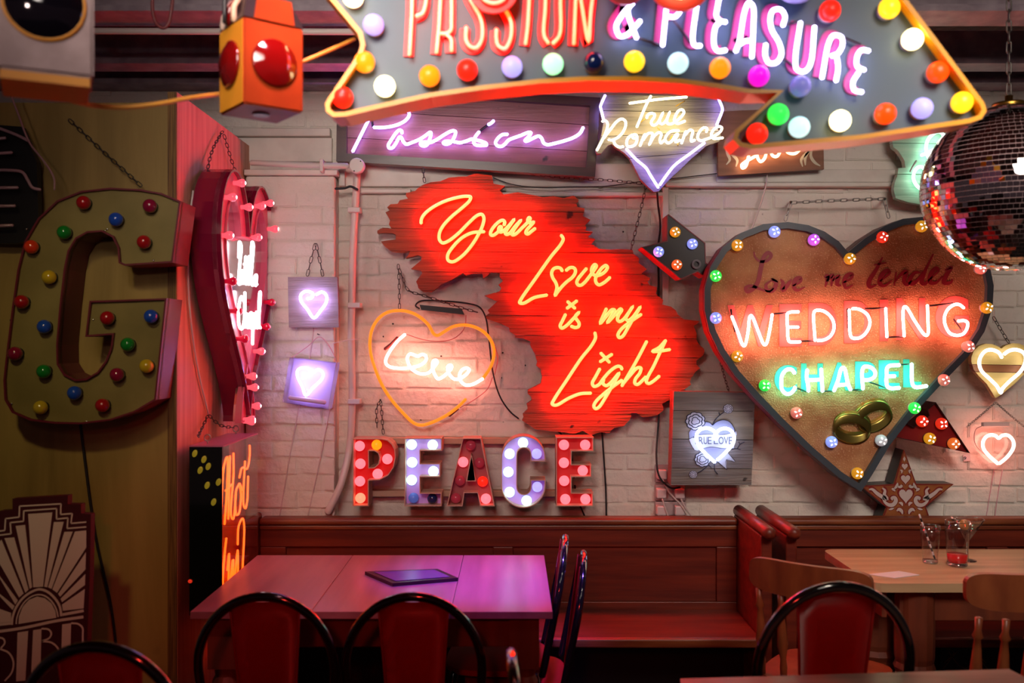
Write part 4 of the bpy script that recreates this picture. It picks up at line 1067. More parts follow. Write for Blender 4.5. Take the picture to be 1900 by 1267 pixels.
for st in (Q2([(580, 520), (590, 570), (640, 610), (700, 600), (735, 555), (710, 530), (670, 570), (640, 680), (620, 780), (580, 850), (520, 880), (505, 850), (550, 830), (640, 860), (720, 880), (760, 850)]), Q2([(740, 780), (690, 820), (700, 870), (750, 870), (780, 800), (740, 770), (800, 795)]), Q2([(820, 770), (842, 800), (840, 870), (900, 800), (920, 770)]), Q2([(930, 830), (1000, 790), (1000, 760), (960, 770), (940, 840), (970, 870), (1040, 840)]),
           Q2([(1215, 755), (1245, 740), (1225, 840)]), Q2([(1235, 790), (1290, 735), (1278, 835)]), Q2([(1290, 785), (1345, 740), (1332, 815), (1370, 830)]), Q2([(1390, 800), (1460, 760), (1465, 725), (1420, 740), (1395, 800), (1415, 850), (1475, 820)]),
           Q3([(475, 570), (420, 680), (350, 800), (360, 840), (420, 820)]), Q3([(400, 640), (510, 620)]), Q3([(450, 790), (540, 710), (520, 690), (470, 730), (450, 810), (490, 830), (560, 780)]), Q3([(600, 700), (580, 830)]), Q3([(590, 790), (650, 720), (690, 700), (670, 790), (700, 820), (740, 780)]), Q3([(820, 710), (770, 710), (720, 780), (740, 810), (790, 780), (840, 700)]), Q3([(935, 540), (850, 720), (830, 800), (860, 810), (900, 770)]), Q3([(900, 770), (980, 690), (960, 670), (910, 730), (910, 800), (960, 800), (1020, 740)]), Q3([(1040, 690), (1100, 660), (1060, 720), (1030, 800), (1090, 800), (1110, 770)])):
    ribbon('painted_script', [st], 6.8, d + 0.0185, 0.002, burg, s, True)
salm = mat('salmon_letter_paint', '#d86058', 0.5)
teal = mat('teal_letter_paint', '#3aa89c', 0.5)
for ch, x0, y0, x1, y1 in (('W', 1349.5, 566, 1434, 643), ('E', 1446, 564, 1488, 643), ('D', 1500, 562, 1553, 641), ('D', 1566, 558, 1616, 637), ('I', 1632.5, 556, 1648, 633), ('N', 1663, 553, 1717, 631), ('G', 1736, 549, 1798, 627)):
    block_letter(ch, x0, y0, x1, y1, d + 0.017, 0.003, salm, s, 0.03)
for ch, a, b, c, e in (('C', 100, 340, 350, 650), ('H', 395, 320, 635, 630), ('A', 690, 310, 940, 620), ('P', 990, 300, 1215, 620), ('E', 1250, 285, 1480, 600), ('L', 1520, 275, 1720, 585)):
    (x0, y0), (x1, y1) = zm(1420, 620, 5.9375, [(a, b), (c, e)])
    block_letter(ch, x0, y0, x1, y1, d + 0.017, 0.003, teal, s, 0.03)
Q4 = lambda p: zm(1340, 540, 7.917, p)
Q5 = lambda p: zm(1560, 540, 7.308, p)
Q6 = lambda p: zm(1420, 620, 5.9375, p)
neon([Q4([(140, 370), (230, 600), (300, 790), (320, 805), (340, 785), (385, 560), (405, 380), (425, 360), (445, 380), (540, 620), (610, 780), (628, 790), (650, 770), (700, 560), (735, 340)]),
      Q4([(1125, 305), (1000, 310), (960, 330), (952, 380), (960, 550), (968, 690), (985, 738), (1020, 748), (1150, 745)]), Q4([(975, 530), (1120, 530)]),
      Q4([(1365, 730), (1345, 330), (1365, 290), (1460, 285), (1560, 340), (1630, 440), (1640, 560), (1590, 660), (1500, 715), (1400, 728)]),
      Q5([(115, 250), (128, 580), (150, 630), (230, 640), (310, 600), (380, 500), (395, 410), (360, 320), (280, 260), (220, 240), (155, 240)]), Q5([(610, 230), (625, 625)]),
      Q5([(860, 615), (845, 270), (860, 215), (885, 215), (1000, 400), (1140, 595), (1170, 598), (1187, 560), (1185, 480), (1175, 190)]),
      Q5([(1670, 230), (1610, 185), (1540, 185), (1450, 250), (1405, 360), (1420, 470), (1480, 570), (1570, 600), (1660, 580), (1710, 510), (1720, 430), (1680, 402), (1590, 405)])],
     d - 0.022, 2.7, n_wed, s)
neon([Q6([(325, 430), (290, 390), (240, 390), (190, 440), (175, 530), (185, 610), (230, 655), (280, 650), (325, 595), (325, 580)]), Q6([(462, 390), (455, 470), (470, 560), (475, 630)]), Q6([(615, 380), (630, 630)]), Q6([(475, 505), (620, 500)]), Q6([(755, 625), (800, 510), (835, 385), (855, 368), (875, 385), (890, 450), (910, 540), (940, 615)]), Q6([(790, 562), (915, 552)]),
      Q6([(1075, 605), (1068, 400), (1090, 358), (1170, 370), (1210, 420), (1200, 470), (1150, 500), (1080, 505)]), Q6([(1480, 340), (1370, 348), (1340, 375), (1338, 460), (1332, 500), (1345, 575), (1380, 595), (1480, 590)]), Q6([(1345, 465), (1430, 460)]), Q6([(1612, 325), (1622, 550), (1650, 582), (1780, 570)])],
     d - 0.022, 3.4, n_mint, s)
neon([Q4([(760, 335), (940, 320)]), Q4([(1165, 735), (1345, 730)]), Q4([(130, 270), (140, 370)]), Q4([(145, 400), (190, 600)]), Q5([(330, 240), (580, 230)]), Q5([(650, 625), (840, 615)]), Q5([(1200, 200), (1520, 165)]), Q5([(1530, 380), (1660, 550)]), Q5([(90, 240), (95, 500)])], d - 0.014, 1.7, blockout, s, 1, 6, 'blackout_tube')
neon([Q6([(350, 595), (460, 632)]), Q6([(650, 628), (745, 625)]), Q6([(955, 615), (1060, 605)]), Q6([(1130, 520), (1330, 590)]), Q6([(1495, 335), (1600, 330)])], d - 0.014, 1.4, mat('dark_teal_blackout', '#0c3c3c', 0.4), s, 1, 6, 'blackout_tube')
goldr = mat('antique_gold', '#8a7a3c', 0.28, metal=0.9)
for cx, cy, tilt in ((1581, 793, 8), (1620, 771, -22)):
    bm = bmesh.new(); ro, ri, hh = 0.078, 0.068, 0.040
    lathe_bm(bm, [(ri, -hh), (ro, -hh), (ro + 0.003, 0), (ro, hh), (ri, hh), (ri - 0.002, 0), (ri, -hh)], 40, False)
    c = W(cx, cy, d + 0.004)
    bm.transform(Matrix.Translation(c) @ Matrix.Rotation(R(tilt), 4, 'Y') @ Matrix.Scale(0.16, 4, (0, 1, 0)) @ Matrix.Rotation(R(-38), 4, 'X') @ Matrix.Scale(0.75, 4, (0, 0, 1)))
    mk('gold_ring', bm, goldr, s, True)
wchain('steel chain strung above the chapel heart between two wall anchors', [[(1467, 376), (1550, 372), (1641, 369)], [(1467, 378), (1462, 392), (1457, 409)], [(1641, 370), (1645, 388), (1649, 404)]], 4.20, m=bright_chain, L=0.034, wd=0.013, r=0.0021)
for i, (x, y) in enumerate(((1467, 375), (1641, 369))):
    c = W(x, y, 4.34)
    o = tube('wall_anchor', [Vector((c.x * 4.2 / 4.34, 4.195, H + (c.z - H) * 4.2 / 4.34)), c], 0.006, chain_m, None, 1, 8)
    tag(center_origin(o), 'dark steel wall anchor at the ' + ('notch end' if i == 0 else 'mirror ball end') + ' of the chain above the chapel heart', 'anchor')

# ------------------------------------------------------------------ tattoo board "True Love"
d = 4.155
s = thing('true_love_board', 'grey plank board painted with tattoo heart roses and banner behind white neon heart', 'sign', W(1320, 900, d))
ZT = lambda p: zm(1180, 700, 4.527, p)
tb = px2(ZT([(318, 118), (1000, 130), (970, 905), (295, 905)]), d)
planks('plank', tb, d, d + 0.03, [px2(ZT([(290, 278), (1010, 285)]), d), px2(ZT([(290, 518), (1010, 525)]), d), px2(ZT([(290, 763), (1010, 768)]), d)], grey_pl, s)
frame_solid('side_batten', tb, 0.012, d + 0.031, d + 0.095, mat('brown_batten', '#8a5a4a', 0.5), s)
e = d - 0.004
Zt = lambda p: zm(1250, 730, 7.453, p)
ink = mat('dark_ink_paint', '#1c2038', 0.6)
lilac = mat('lilac_paint', '#8488a8', 0.6)
pale = mat('pale_grey_paint', '#b8bcd0', 0.6)
def paint(pts, m, dz=0.0, nm='painted_shape'): plate(nm, px2(Zt(pts), e), e - dz, e + 0.004 - dz * .5, m, s)
paint([(540, 440), (590, 395), (680, 365), (760, 385), (820, 450), (850, 540), (830, 640), (760, 760), (660, 880), (570, 985), (480, 900), (370, 790), (260, 700), (215, 610), (210, 540), (260, 470), (340, 420), (430, 390), (500, 405)], lilac, 0.0, 'painted_heart')
paint([(215, 630), (330, 575), (500, 560), (700, 565), (860, 520), (870, 560), (830, 760), (660, 755), (500, 735), (360, 780), (320, 790), (260, 740)], pale, 0.001, 'painted_banner')
paint([(600, 935), (740, 810), (850, 945), (725, 915), (735, 1055)], pale, 0.001, 'painted_ribbon_tail')
paint([(215, 640), (300, 650), (330, 790), (290, 780), (240, 700)], pale, 0.0015, 'painted_ribbon_tail')
def rose(cx, cy, r):
    for ring, n, rr in ((1.0, 9, 0.42), (0.6, 6, 0.38), (0.25, 3, 0.30)):
        for k in range(n):
            a = 2 * math.pi * k / n + ring
            x, y = cx + math.cos(a) * r * ring * 0.72, cy + math.sin(a) * r * ring * 0.72
            pts = [(x + math.cos(t) * r * rr, y + math.sin(t) * r * rr * 0.8) for t in [2 * math.pi * j / 9 for j in range(9)]]
            paint([(x + (u - x) * 1.3, y + (v - y) * 1.3) for u, v in pts] if ring == 1.0 else [(u + (u - x) * .4, v + (v - y) * .4) for u, v in pts], ink, 0.001 + (1 - ring) * 0.0016 + k * 0.00002, 'painted_petal_line')
            paint(pts, pale, 0.0014 + (1 - ring) * 0.0016 + k * 0.00002, 'painted_petal')
rose(300, 380, 115); rose(400, 910, 95); rose(755, 210, 58); rose(270, 1120, 48)
def inkline(pts, w=1.2): ribbon('painted_stem', [Zt(pts)], w, e - 0.001, 0.005, ink, s)
for l_ in ([(535, 435), (580, 360), (640, 300), (700, 255)], [(640, 300), (625, 260)], [(480, 990), (400, 1060), (330, 1100)], [(480, 980), (525, 1030)], [(565, 960), (570, 1060), (610, 1115)], [(800, 770), (860, 760), (925, 775)], [(880, 760), (920, 700), (980, 670)], [(915, 700), (900, 670)]): inkline(l_)
inkline([(540, 440), (590, 395), (680, 365), (760, 385), (820, 450), (850, 540), (840, 600)], 1.0); inkline([(535, 440), (500, 405), (430, 390)], 1.0)
inkline([(215, 630), (330, 577), (500, 562), (700, 567), (860, 522)], 0.8); inkline([(360, 780), (500, 738), (660, 757), (830, 762)], 0.8); inkline([(600, 935), (740, 1055)], 0.8); inkline([(740, 812), (852, 945), (725, 915), (735, 1055)], 0.8)
for ch, x0, x1 in (('T', 262, 345), ('R', 350, 408), ('U', 415, 465), ('E', 472, 525), ('L', 555, 615), ('O', 622, 690), ('V', 695, 755), ('E', 762, 815)):
    (a, b), (c, f) = Zt([(x0, 600), (x1, 700)])
    block_letter(ch, a, b, c, f, e - 0.0016, 0.001, mat('grey_ink', '#4a4e68', 0.6), s, 0.0, 'painted_letter')
neon([Zt([(570, 950), (470, 860), (360, 740), (320, 650), (320, 560), (370, 500), (450, 478), (530, 500), (580, 550), (597, 600), (580, 635), (563, 600), (585, 550), (640, 500), (720, 483), (800, 520), (835, 600), (820, 690), (740, 790), (660, 870), (600, 920)])], d - 0.035, 3.0, n_blue, s)
wchain('fine black chain holding the tattoo heart board', [[(1335, 662), (1343, 695), (1353, 728)]], 4.25, wd=0.008, L=0.018, r=0.0014)

# ------------------------------------------------------------------ pine heart, acrylic pink heart
d = 4.20
ZH = lambda p: zm(1780, 620, 4.875, p)
s = thing('pine_heart_board', 'pale pine heart board with white neon heart beside the chapel heart', 'sign', W(1850, 738, d))
hp2 = px2(ZH([(108, 250), (108, 210), (130, 150), (180, 105), (240, 85), (300, 90), (350, 110), (380, 130), (420, 100), (480, 82), (540, 85), (600, 110), (640, 180), (640, 280), (600, 350), (500, 450), (400, 530), (345, 570), (325, 575), (300, 530), (250, 450), (180, 380), (130, 320)]), d)
planks('plank', hp2, d, d + 0.03, [px2(ZH([(0, 272), (700, 282)]), d), px2(ZH([(0, 338), (700, 350)]), d)], [mat('pale_pine%d' % i, c, 0.5, c2=c2, nscale=4, stretch=(0.5, 4, 7), bump=0.2) for i, (c, c2) in enumerate((('#b8a060', '#d0b878'), ('#7a4428', '#8c5a38'), ('#c0a868', '#d4bc80')))], s)
neon([ZH([(385, 212), (360, 170), (300, 142), (240, 150), (195, 200), (180, 260), (200, 330), (270, 400), (340, 470), (375, 530), (385, 500), (450, 430), (550, 340), (595, 260), (600, 200), (570, 160), (510, 140), (450, 150), (405, 180)])], d - 0.03, 3.2, glow('neon_soft_white', (1.0, 0.86, 0.66), 4.5), s)
wchain('black chain from the chapel heart rim to the pine heart', [[(1843, 588), (1856, 610), (1872, 636)]], 4.24)
s = thing('acrylic_pink_heart', 'clear acrylic panel with small pink neon heart hung below the pine heart', 'sign', W(1850, 870, 4.26))
plate('panel', px2([(1788, 792), (1915, 792), (1915, 870), (1788, 872)], 4.26), 4.26, 4.264, clear('clear_panel', (1.0, 0.97, 0.97), 0.04, 0.03), s)
neon([ZH([(350, 1172), (270, 1100), (222, 1040), (213, 980), (240, 930), (290, 910), (330, 920), (355, 940), (390, 915), (440, 915), (485, 960), (490, 1020), (450, 1090), (400, 1140), (360, 1170)])], 4.23, 3.0, n_pink, s)
a = W(*ZH([(205, 797)])[0], 4.25); b = W(*ZH([(440, 834)])[0], 4.25)
bbox('transformer', a.x, b.x, 4.235, 4.26, b.z, a.z, mat('white_box', '#d8c4c0', 0.4), s, 0.003)
neon([ZH([(205, 830), (150, 860), (135, 950), (160, 1020), (260, 1100)])], 4.25, 0.7, mat('grey_lead', '#8a7070', 0.5), s, 4, 6, 'lead_wire')
wchain('fine brass chain holding the acrylic pink heart', [[(1847, 747), (1820, 770), (1794, 792)], [(1848, 747), (1880, 775), (1902, 793)]], 4.26, m=bright_chain, wd=0.007, L=0.014, r=0.0013)
wcable('thin pink flex hanging down the wall below the acrylic pink heart', [(1845, 870), (1838, 910), (1830, 958)], 4.335, 0.9, mat('pink_string', '#d8a8b0', 0.6))
wcable('thin pink flex hanging beside it below the acrylic heart transformer', [(1860, 872), (1852, 915), (1846, 958)], 4.335, 0.9, mat('pink_string', '#d8a8b0', 0.6))
s = thing('price_tag', 'small white price tag on the wall under the lower red arrow', 'tag', W(1794, 857, 4.33))
plate('card', px2([(1787, 843), (1800, 842), (1801, 855), (1788, 856)], 4.33), 4.33, 4.333, mat('tag_card', '#d8d0d0', 0.6), s)
block_letter('9', 1788.5, 847, 1793, 853, 4.328, 0.002, ink, s, 0.0, 'digit')

# ------------------------------------------------------------------ lower red arrow and painted star
d = 4.14
ZW = lambda p: zm(1540, 600, 3.3333, p)
s = thing('bulb_arrow', 'dark red bulb arrow poking out below the chapel heart above the star', 'sign', W(1735, 843, d))
ap = px2(ZW([(600, 532), (655, 487), (868, 803), (300, 682), (430, 590), (520, 640), (612, 568)]), d)
plate('face', ap, d + 0.02, d + 0.028, mat('crimson_face', '#8a1416', 0.4), s)
frame_solid('side_wall', ap, 0.004, d, d + 0.11, mat('black_red_rim', '#2a060a', 0.4), s)
for x, y, m in ((570, 605, led_red), (690, 620, led_red), (617, 712, led_gold), (765, 743, led_orange)):
    (X, Y), = ZW([(x, y)]); bulb(X, Y, d - 0.002, 11, m, s, cap_dark)
d = 4.22
ZX = lambda p: zm(1590, 820, 8.447, p)
s = thing('painted_star', 'fairground star painted with white hearts and scrolls standing behind the pew', 'star', W(1682, 985, d))
star = px2(ZX([(740, 125), (930, 655), (1515, 660), (1078, 1010), (1230, 1450), (770, 1230), (300, 1450), (462, 1025), (60, 690), (580, 660)]), d)
st_face = mat('orange_brown_star', '#8a4420', 0.5, c2='#a0602c', nscale=14)
st_red = mat('star_red_line', '#7a1410', 0.5)
st_wh = mat('star_white', '#c8b8b4', 0.5)
plate('face', star, d, d + 0.01, st_face, s)
plate('side_wall', star, d + 0.011, d + 0.10, black_paint, s, [inset(star, 0.004)])
plate('border_line', star, d - 0.001, d, st_red, s, [inset(star, 0.006)])
def star_heart(cx, cy, w, h):
    hu = heart_uv(24, w, h)
    for k, (m, sc, dz) in enumerate(((st_red, 1.28, 0.001), (st_wh, 1.0, 0.002))):
        pts = [(cx + a * sc, cy + h * 0.5 - (b - h * 0.5) * sc - h * 0.5) for a, b in hu]
        plate('painted_heart' if k else 'heart_outline', px2(ZX(pts), d), d - dz, d, m, s)
star_heart(747, 390, 95, 100); star_heart(760, 592, 145, 145); star_heart(765, 855, 215, 225)
plate('painted_drop', px2(ZX([(742, 225), (762, 265), (742, 305), (722, 265)]), d), d - 0.001, d, st_wh, s)
for mir in (0, 1):
    fx = (lambda p: [(1530 - x if mir else x, y) for x, y in p])
    for pts, w in (([(190, 745), (240, 740), (310, 800), (400, 860), (470, 890), (430, 830), (440, 760), (400, 720)], 6), ([(400, 860), (430, 930), (500, 985), (570, 980), (610, 920), (590, 870), (545, 880), (560, 910)], 6),
                   ([(640, 640), (625, 690), (580, 740)], 4), ([(625, 690), (670, 705), (700, 690), (690, 670)], 4), ([(680, 440), (705, 450), (700, 490)], 3), ([(625, 1080), (660, 1055), (700, 1080), (715, 1130)], 5), ([(660, 950), (700, 960), (715, 1000)], 4), ([(500, 1060), (540, 1050), (580, 1035)], 3), ([(600, 770), (570, 740), (545, 735)], 4)):
        ribbon('scroll_outline', [ZX(fx(pts))], w * 1.7, d - 0.0008, 0.0008, st_red, s)
        ribbon('painted_scroll', [ZX(fx(pts))], w, d - 0.0018, 0.001, st_wh, s, True)

# ------------------------------------------------------------------ wall sockets and cables
d = 4.32
white_pl = mat('white_socket_plastic', '#b8a4a4', 0.4)
plug_m = mat('white_plug', '#d8c8c8', 0.35)
def sq(name, a, b, c, e, d0, d1, m, par, bev=0.003):
    p, q = W(a, b, d0), W(c, e, d0)
    return bbox(name, p.x, q.x, d0, d1, q.z, p.z, m, par, bev)
for lb, y0, y1, xx in (('single wall socket beside the tattoo heart board', 862, 895, (1216, 1243)), ('upper double wall socket with two white plugs below the tattoo heart board', 899, 929, (1216, 1273)), ('lower double wall socket just above the pew', 931, 956, (1216, 1273))):
    s = thing('wall_socket', lb, 'socket', W(1244, y1, d))
    sq('plate', xx[0], y0, xx[1], y1, d, 4.35, white_pl, s)
for lb, x, y in (('white plug in the single wall socket', 1229, 881), ('white plug with dark label in the upper double socket', 1228, 916), ('plain white plug in the upper double socket', 1262, 916), ('white plug nearest the single socket column in the lower double socket', 1228, 948), ('white plug beside the switch in the lower double socket', 1262, 948)):
    s = thing('plug', lb, 'plug', W(x, y + 9, d - 0.03))
    sq('body', x - 9, y - 9, x + 9, y + 9, d - 0.045, d, plug_m, s, 0.006)
for lb, pts in (('white flex looping from the single socket plug to the pew', [(1229, 890), (1243, 915), (1262, 935), (1277, 958)]), ('white flex hanging from the dark labelled plug', [(1229, 926), (1234, 942), (1240, 958)]), ('white flex hanging from the plain plug', [(1264, 926), (1272, 942), (1284, 958)])):
    wcable(lb, pts, 4.27, 1.6, white_wire)
wcable('black cable hanging from the foot of the red plank board', [(1117, 800), (1121, 860), (1124, 910), (1125, 958)], 4.32, 1.6, black_wire)
wcable('black cable slanting from the red plank board behind the last letter', [(1030, 795), (1045, 810), (1060, 850), (1070, 920), (1085, 958)], 4.34, 1.6, black_wire)
wchain('black chain holding the top of the red plank board', [[(785, 312), (786, 325), (788, 338)]], 4.22)
wchain('black chain from the shield board down to the red plank board', [[(1199, 342), (1190, 385), (1180, 425), (1171, 463)]], 4.25)
wchain('black chain strung under the framed Passion board', [[(985, 322), (1050, 330), (1120, 334), (1199, 341)]], 4.27)
wcable('dark wire sagging behind the red plank board', [(915, 330), (950, 342), (1000, 348), (1060, 347), (1130, 345), (1180, 338), (1260, 330), (1330, 322)], 4.295, 0.9, black_wire)
for x, y, i in ((727, 492, 0),): pass

# ------------------------------------------------------------------ pews along the wall
def pew_bench(label, x0, x1, stiles, end_left, end_right):
    yb = 4.15; zt_ = 0.842
    s = thing('pew', label, 'bench', ((x0 + x1) / 2, 4.0, 0), 0, 'pews along the brick wall')
    bbox('top_cap', x0, x1, yb - 0.035, yb + 0.05, zt_ - 0.03, zt_, pew_edge, s, 0.012, seg=3)
    bbox('cap_moulding', x0, x1, yb - 0.022, yb + 0.03, zt_ - 0.052, zt_ - 0.031, pew_edge, s, 0.006)
    bbox('top_rail', x0, x1, yb - 0.01, yb + 0.03, zt_ - 0.128, zt_ - 0.053, pew, s, 0.003)
    bbox('bottom_rail', x0, x1, yb - 0.01, yb + 0.03, 0.37, 0.472, pew, s, 0.003)
    for a, b in [(p[1], q[0]) for p, q in zip(stiles, stiles[1:])]:
        bbox('back_panel', a, b, yb + 0.008, yb + 0.02, 0.473, zt_ - 0.129, pew, s, 0.0)
    for a, b in stiles:
        bbox('stile', a, b, yb - 0.01, yb + 0.03, 0.473, zt_ - 0.129, pew, s, 0.003)
    bbox('seat', x0, x1, 3.74, yb - 0.011, 0.405, 0.44, pew, s, 0.008)
    bbox('seat_nosing', x0, x1, 3.722, 3.739, 0.405, 0.44, pew_edge, s, 0.006)
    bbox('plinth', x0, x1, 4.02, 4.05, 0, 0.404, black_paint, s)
    for xe in ([x0] if end_left else []) + ([x1] if end_right else []):
        a, b = (xe, xe + 0.045) if xe == x0 else (xe - 0.045, xe)
        if xe == x1: a, b = xe + 0.001, xe + 0.046
        else: a, b = xe - 0.046, xe - 0.001
        bbox('end_panel', a, b, 3.74, yb + 0.05, 0, 0.845, pew, s, 0.006)
        bm = bmesh.new()
        add_tube(bm, [((a + b) / 2, 3.70, 0.862), ((a + b) / 2, 4.2, 0.862)], 0.026, 14)
        mk('end_cap', bm, pew, s, True)
    return s
X = lambda px, d: (px - 950) * d / F
pew_bench('red brown panelled pew behind the purple lit table', X(484, 4.15), X(1366, 4.15), [(X(484, 4.15), X(531, 4.15)), (X(915, 4.15), X(952, 4.15)), (X(1329, 4.15), X(1366, 4.15))], False, True)
pew_bench('red brown panelled pew behind the scrubbed pine table', X(1440, 4.15) - 0.03, 2.75, [(X(1440, 4.15) - 0.03, X(1460, 4.15)), (X(1830, 4.15), X(1868, 4.15)), (2.7, 2.75)], True, False)
# carved end of the first pew by the neon box
o = thing('pew_end', 'rounded pew end post beside the orange neon box', 'post', (X(478, 4.1), 4.05, 0))
bbox('panel', X(478, 4.1) - 0.03, X(484, 4.15) - 0.002, 3.93, 4.19, 0, 0.86, pew, o, 0.015, seg=3)

# ------------------------------------------------------------------ tables
t = thing('dining_table', 'wooden table with purple glow and three wide top boards', 'table', (-0.45, 3.42, 0))
tx0, tx1, ty0, ty1, tz = -1.031, 0.130, 3.02, 3.82, 0.75
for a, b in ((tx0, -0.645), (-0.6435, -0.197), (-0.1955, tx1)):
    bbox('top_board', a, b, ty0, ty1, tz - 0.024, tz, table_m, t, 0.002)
for a, b, c, e in ((tx0 + .1, tx1 - .1, ty0 + .07, ty0 + .09), (tx0 + .1, tx1 - .1, ty1 - .09, ty1 - .07), (tx0 + .06, tx0 + .08, ty0 + .1, ty1 - .1), (tx1 - .08, tx1 - .06, ty0 + .1, ty1 - .1)):
    bbox('apron', a, b, c, e, tz - 0.135, tz - 0.0245, table_leg, t, 0.002)
for lx in (tx0 + 0.09, tx1 - 0.09):
    for ly in (ty0 + 0.09, ty1 - 0.19):
        bm = bmesh.new()
        box(bm, lx - 0.048, lx + 0.048, ly - 0.048, ly + 0.048, tz - 0.20, tz - 0.025)
        lathe_bm(bm, [(0.030, 0.0), (0.034, 0.04), (0.026, 0.1), (0.036, 0.3), (0.042, 0.42), (0.034, 0.44), (0.046, 0.47), (0.046, 0.5), (0.036, 0.52), (0.040, 0.55)], 16, True, lx, ly)
        mk('leg', bm, table_leg, t)
# clipboard menu lying on the table
mz = 0.7505
def on(px, py, z=0.7505):
    d_ = (H - z) * F / (py - 633.5); return ((px - 950) * d_ / F, d_)
mq = [on(677, 1066), on(812, 1061), on(850, 1078), on(728, 1088)]
mn = thing('menu_board', 'dark menu board lying on the purple lit table', 'menu', (sum(p[0] for p in mq) / 4, sum(p[1] for p in mq) / 4, 0.7505))
plate('board', mq, mz, mz + 0.012, mat('dark_menu', '#2a1024', 0.3), mn, axis='z')
plate('sheet', inset(mq, 0.02), mz + 0.0125, mz + 0.014, mat('menu_sheet', '#6a3a78', 0.25), mn, axis='z')

rt = thing('dining_table', 'scrubbed pine table with glasses and a rounded corner', 'table', (1.85, 3.65, 0))
rq = []
rx0, rx1, ry0, ry1, rr = 1.29, 2.55, 3.37, 3.93, 0.05
for cx, cy, a0 in ((rx1 - rr, ry1 - rr, 0), (rx0 + rr, ry1 - rr, 90), (rx0 + rr, ry0 + rr, 180), (rx1 - rr, ry0 + rr, 270)):
    for k in range(5):
        a = R(a0 + k * 22.5); rq.append((cx + rr * math.cos(a), cy + rr * math.sin(a)))
nb = 4
for k in range(nb):
    ya = ry0 + (ry1 - ry0) * k / nb; yb_ = ry0 + (ry1 - ry0) * (k + 1) / nb
    bm2 = flat_bm(rq)
    for co, no, ou, inn in (((0, ya + .0005, 0), (0, 1, 0), False, True), ((0, yb_ - .0005, 0), (0, 1, 0), True, False)):
        bmesh.ops.bisect_plane(bm2, geom=bm2.verts[:] + bm2.edges[:] + bm2.faces[:], plane_co=co, plane_no=no, clear_outer=ou, clear_inner=inn)
    mk('top_board', solid_from_flat(bm2, 0.718, 0.75, 'z'), table_r, rt)
bbox('apron', rx0 + .12, rx1 - .12, ry0 + .06, ry0 + .08, 0.60, 0.7175, table_leg, rt, 0.002)
bbox('apron', rx0 + .07, rx0 + .09, ry0 + .1, ry1 - .1, 0.60, 0.7175, table_leg, rt, 0.002)
for lx, ly in ((1.48, 3.47), (1.40, 3.63), (2.42, 3.47), (2.42, 3.63)):
    bm = bmesh.new()
    lathe_bm(bm, [(0.045, 0.0), (0.055, 0.03), (0.04, 0.08), (0.06, 0.25), (0.066, 0.40), (0.074, 0.42), (0.066, 0.44), (0.070, 0.46), (0.073, 0.717)], 14, True, lx, ly)
    mk('leg', bm, table_leg, rt)

ft = thing('dining_table', 'pale wooden table edge in the foreground beside the black hoop chair', 'table', (1.05, 2.1, 0))
fq = [on(1262, 1259, .75), on(1872, 1241, .75), (1.45, 1.7), (0.35, 1.75)]
for k in range(2):
    bm2 = flat_bm(inset(fq, 0.0))
    (xa, ya), (xb, yb_) = ((fq[0][0] + fq[3][0]) / 2, (fq[0][1] + fq[3][1]) / 2), ((fq[1][0] + fq[2][0]) / 2, (fq[1][1] + fq[2][1]) / 2)
    n_ = Vector((-(yb_ - ya), xb - xa, 0)).normalized()
    bmesh.ops.bisect_plane(bm2, geom=bm2.verts[:] + bm2.edges[:] + bm2.faces[:], plane_co=Vector((xa, ya, 0)) + n_ * (0.0005 if k else -0.0005), plane_no=n_, clear_outer=(k == 0), clear_inner=(k == 1))
    mk('top_board', solid_from_flat(bm2, 0.722, 0.75, 'z'), mat('grey_brown_top', '#7a6256', 0.5, c2='#927a6a', nscale=4, stretch=(0.6, 5, 5)), ft)
for lx, ly in ((0.55, 2.25), (1.2, 2.3), (0.5, 1.9), (1.3, 1.85)):
    bbox('leg', lx - .035, lx + .035, ly - .035, ly + .035, 0, 0.7215, table_leg, ft, 0.004)

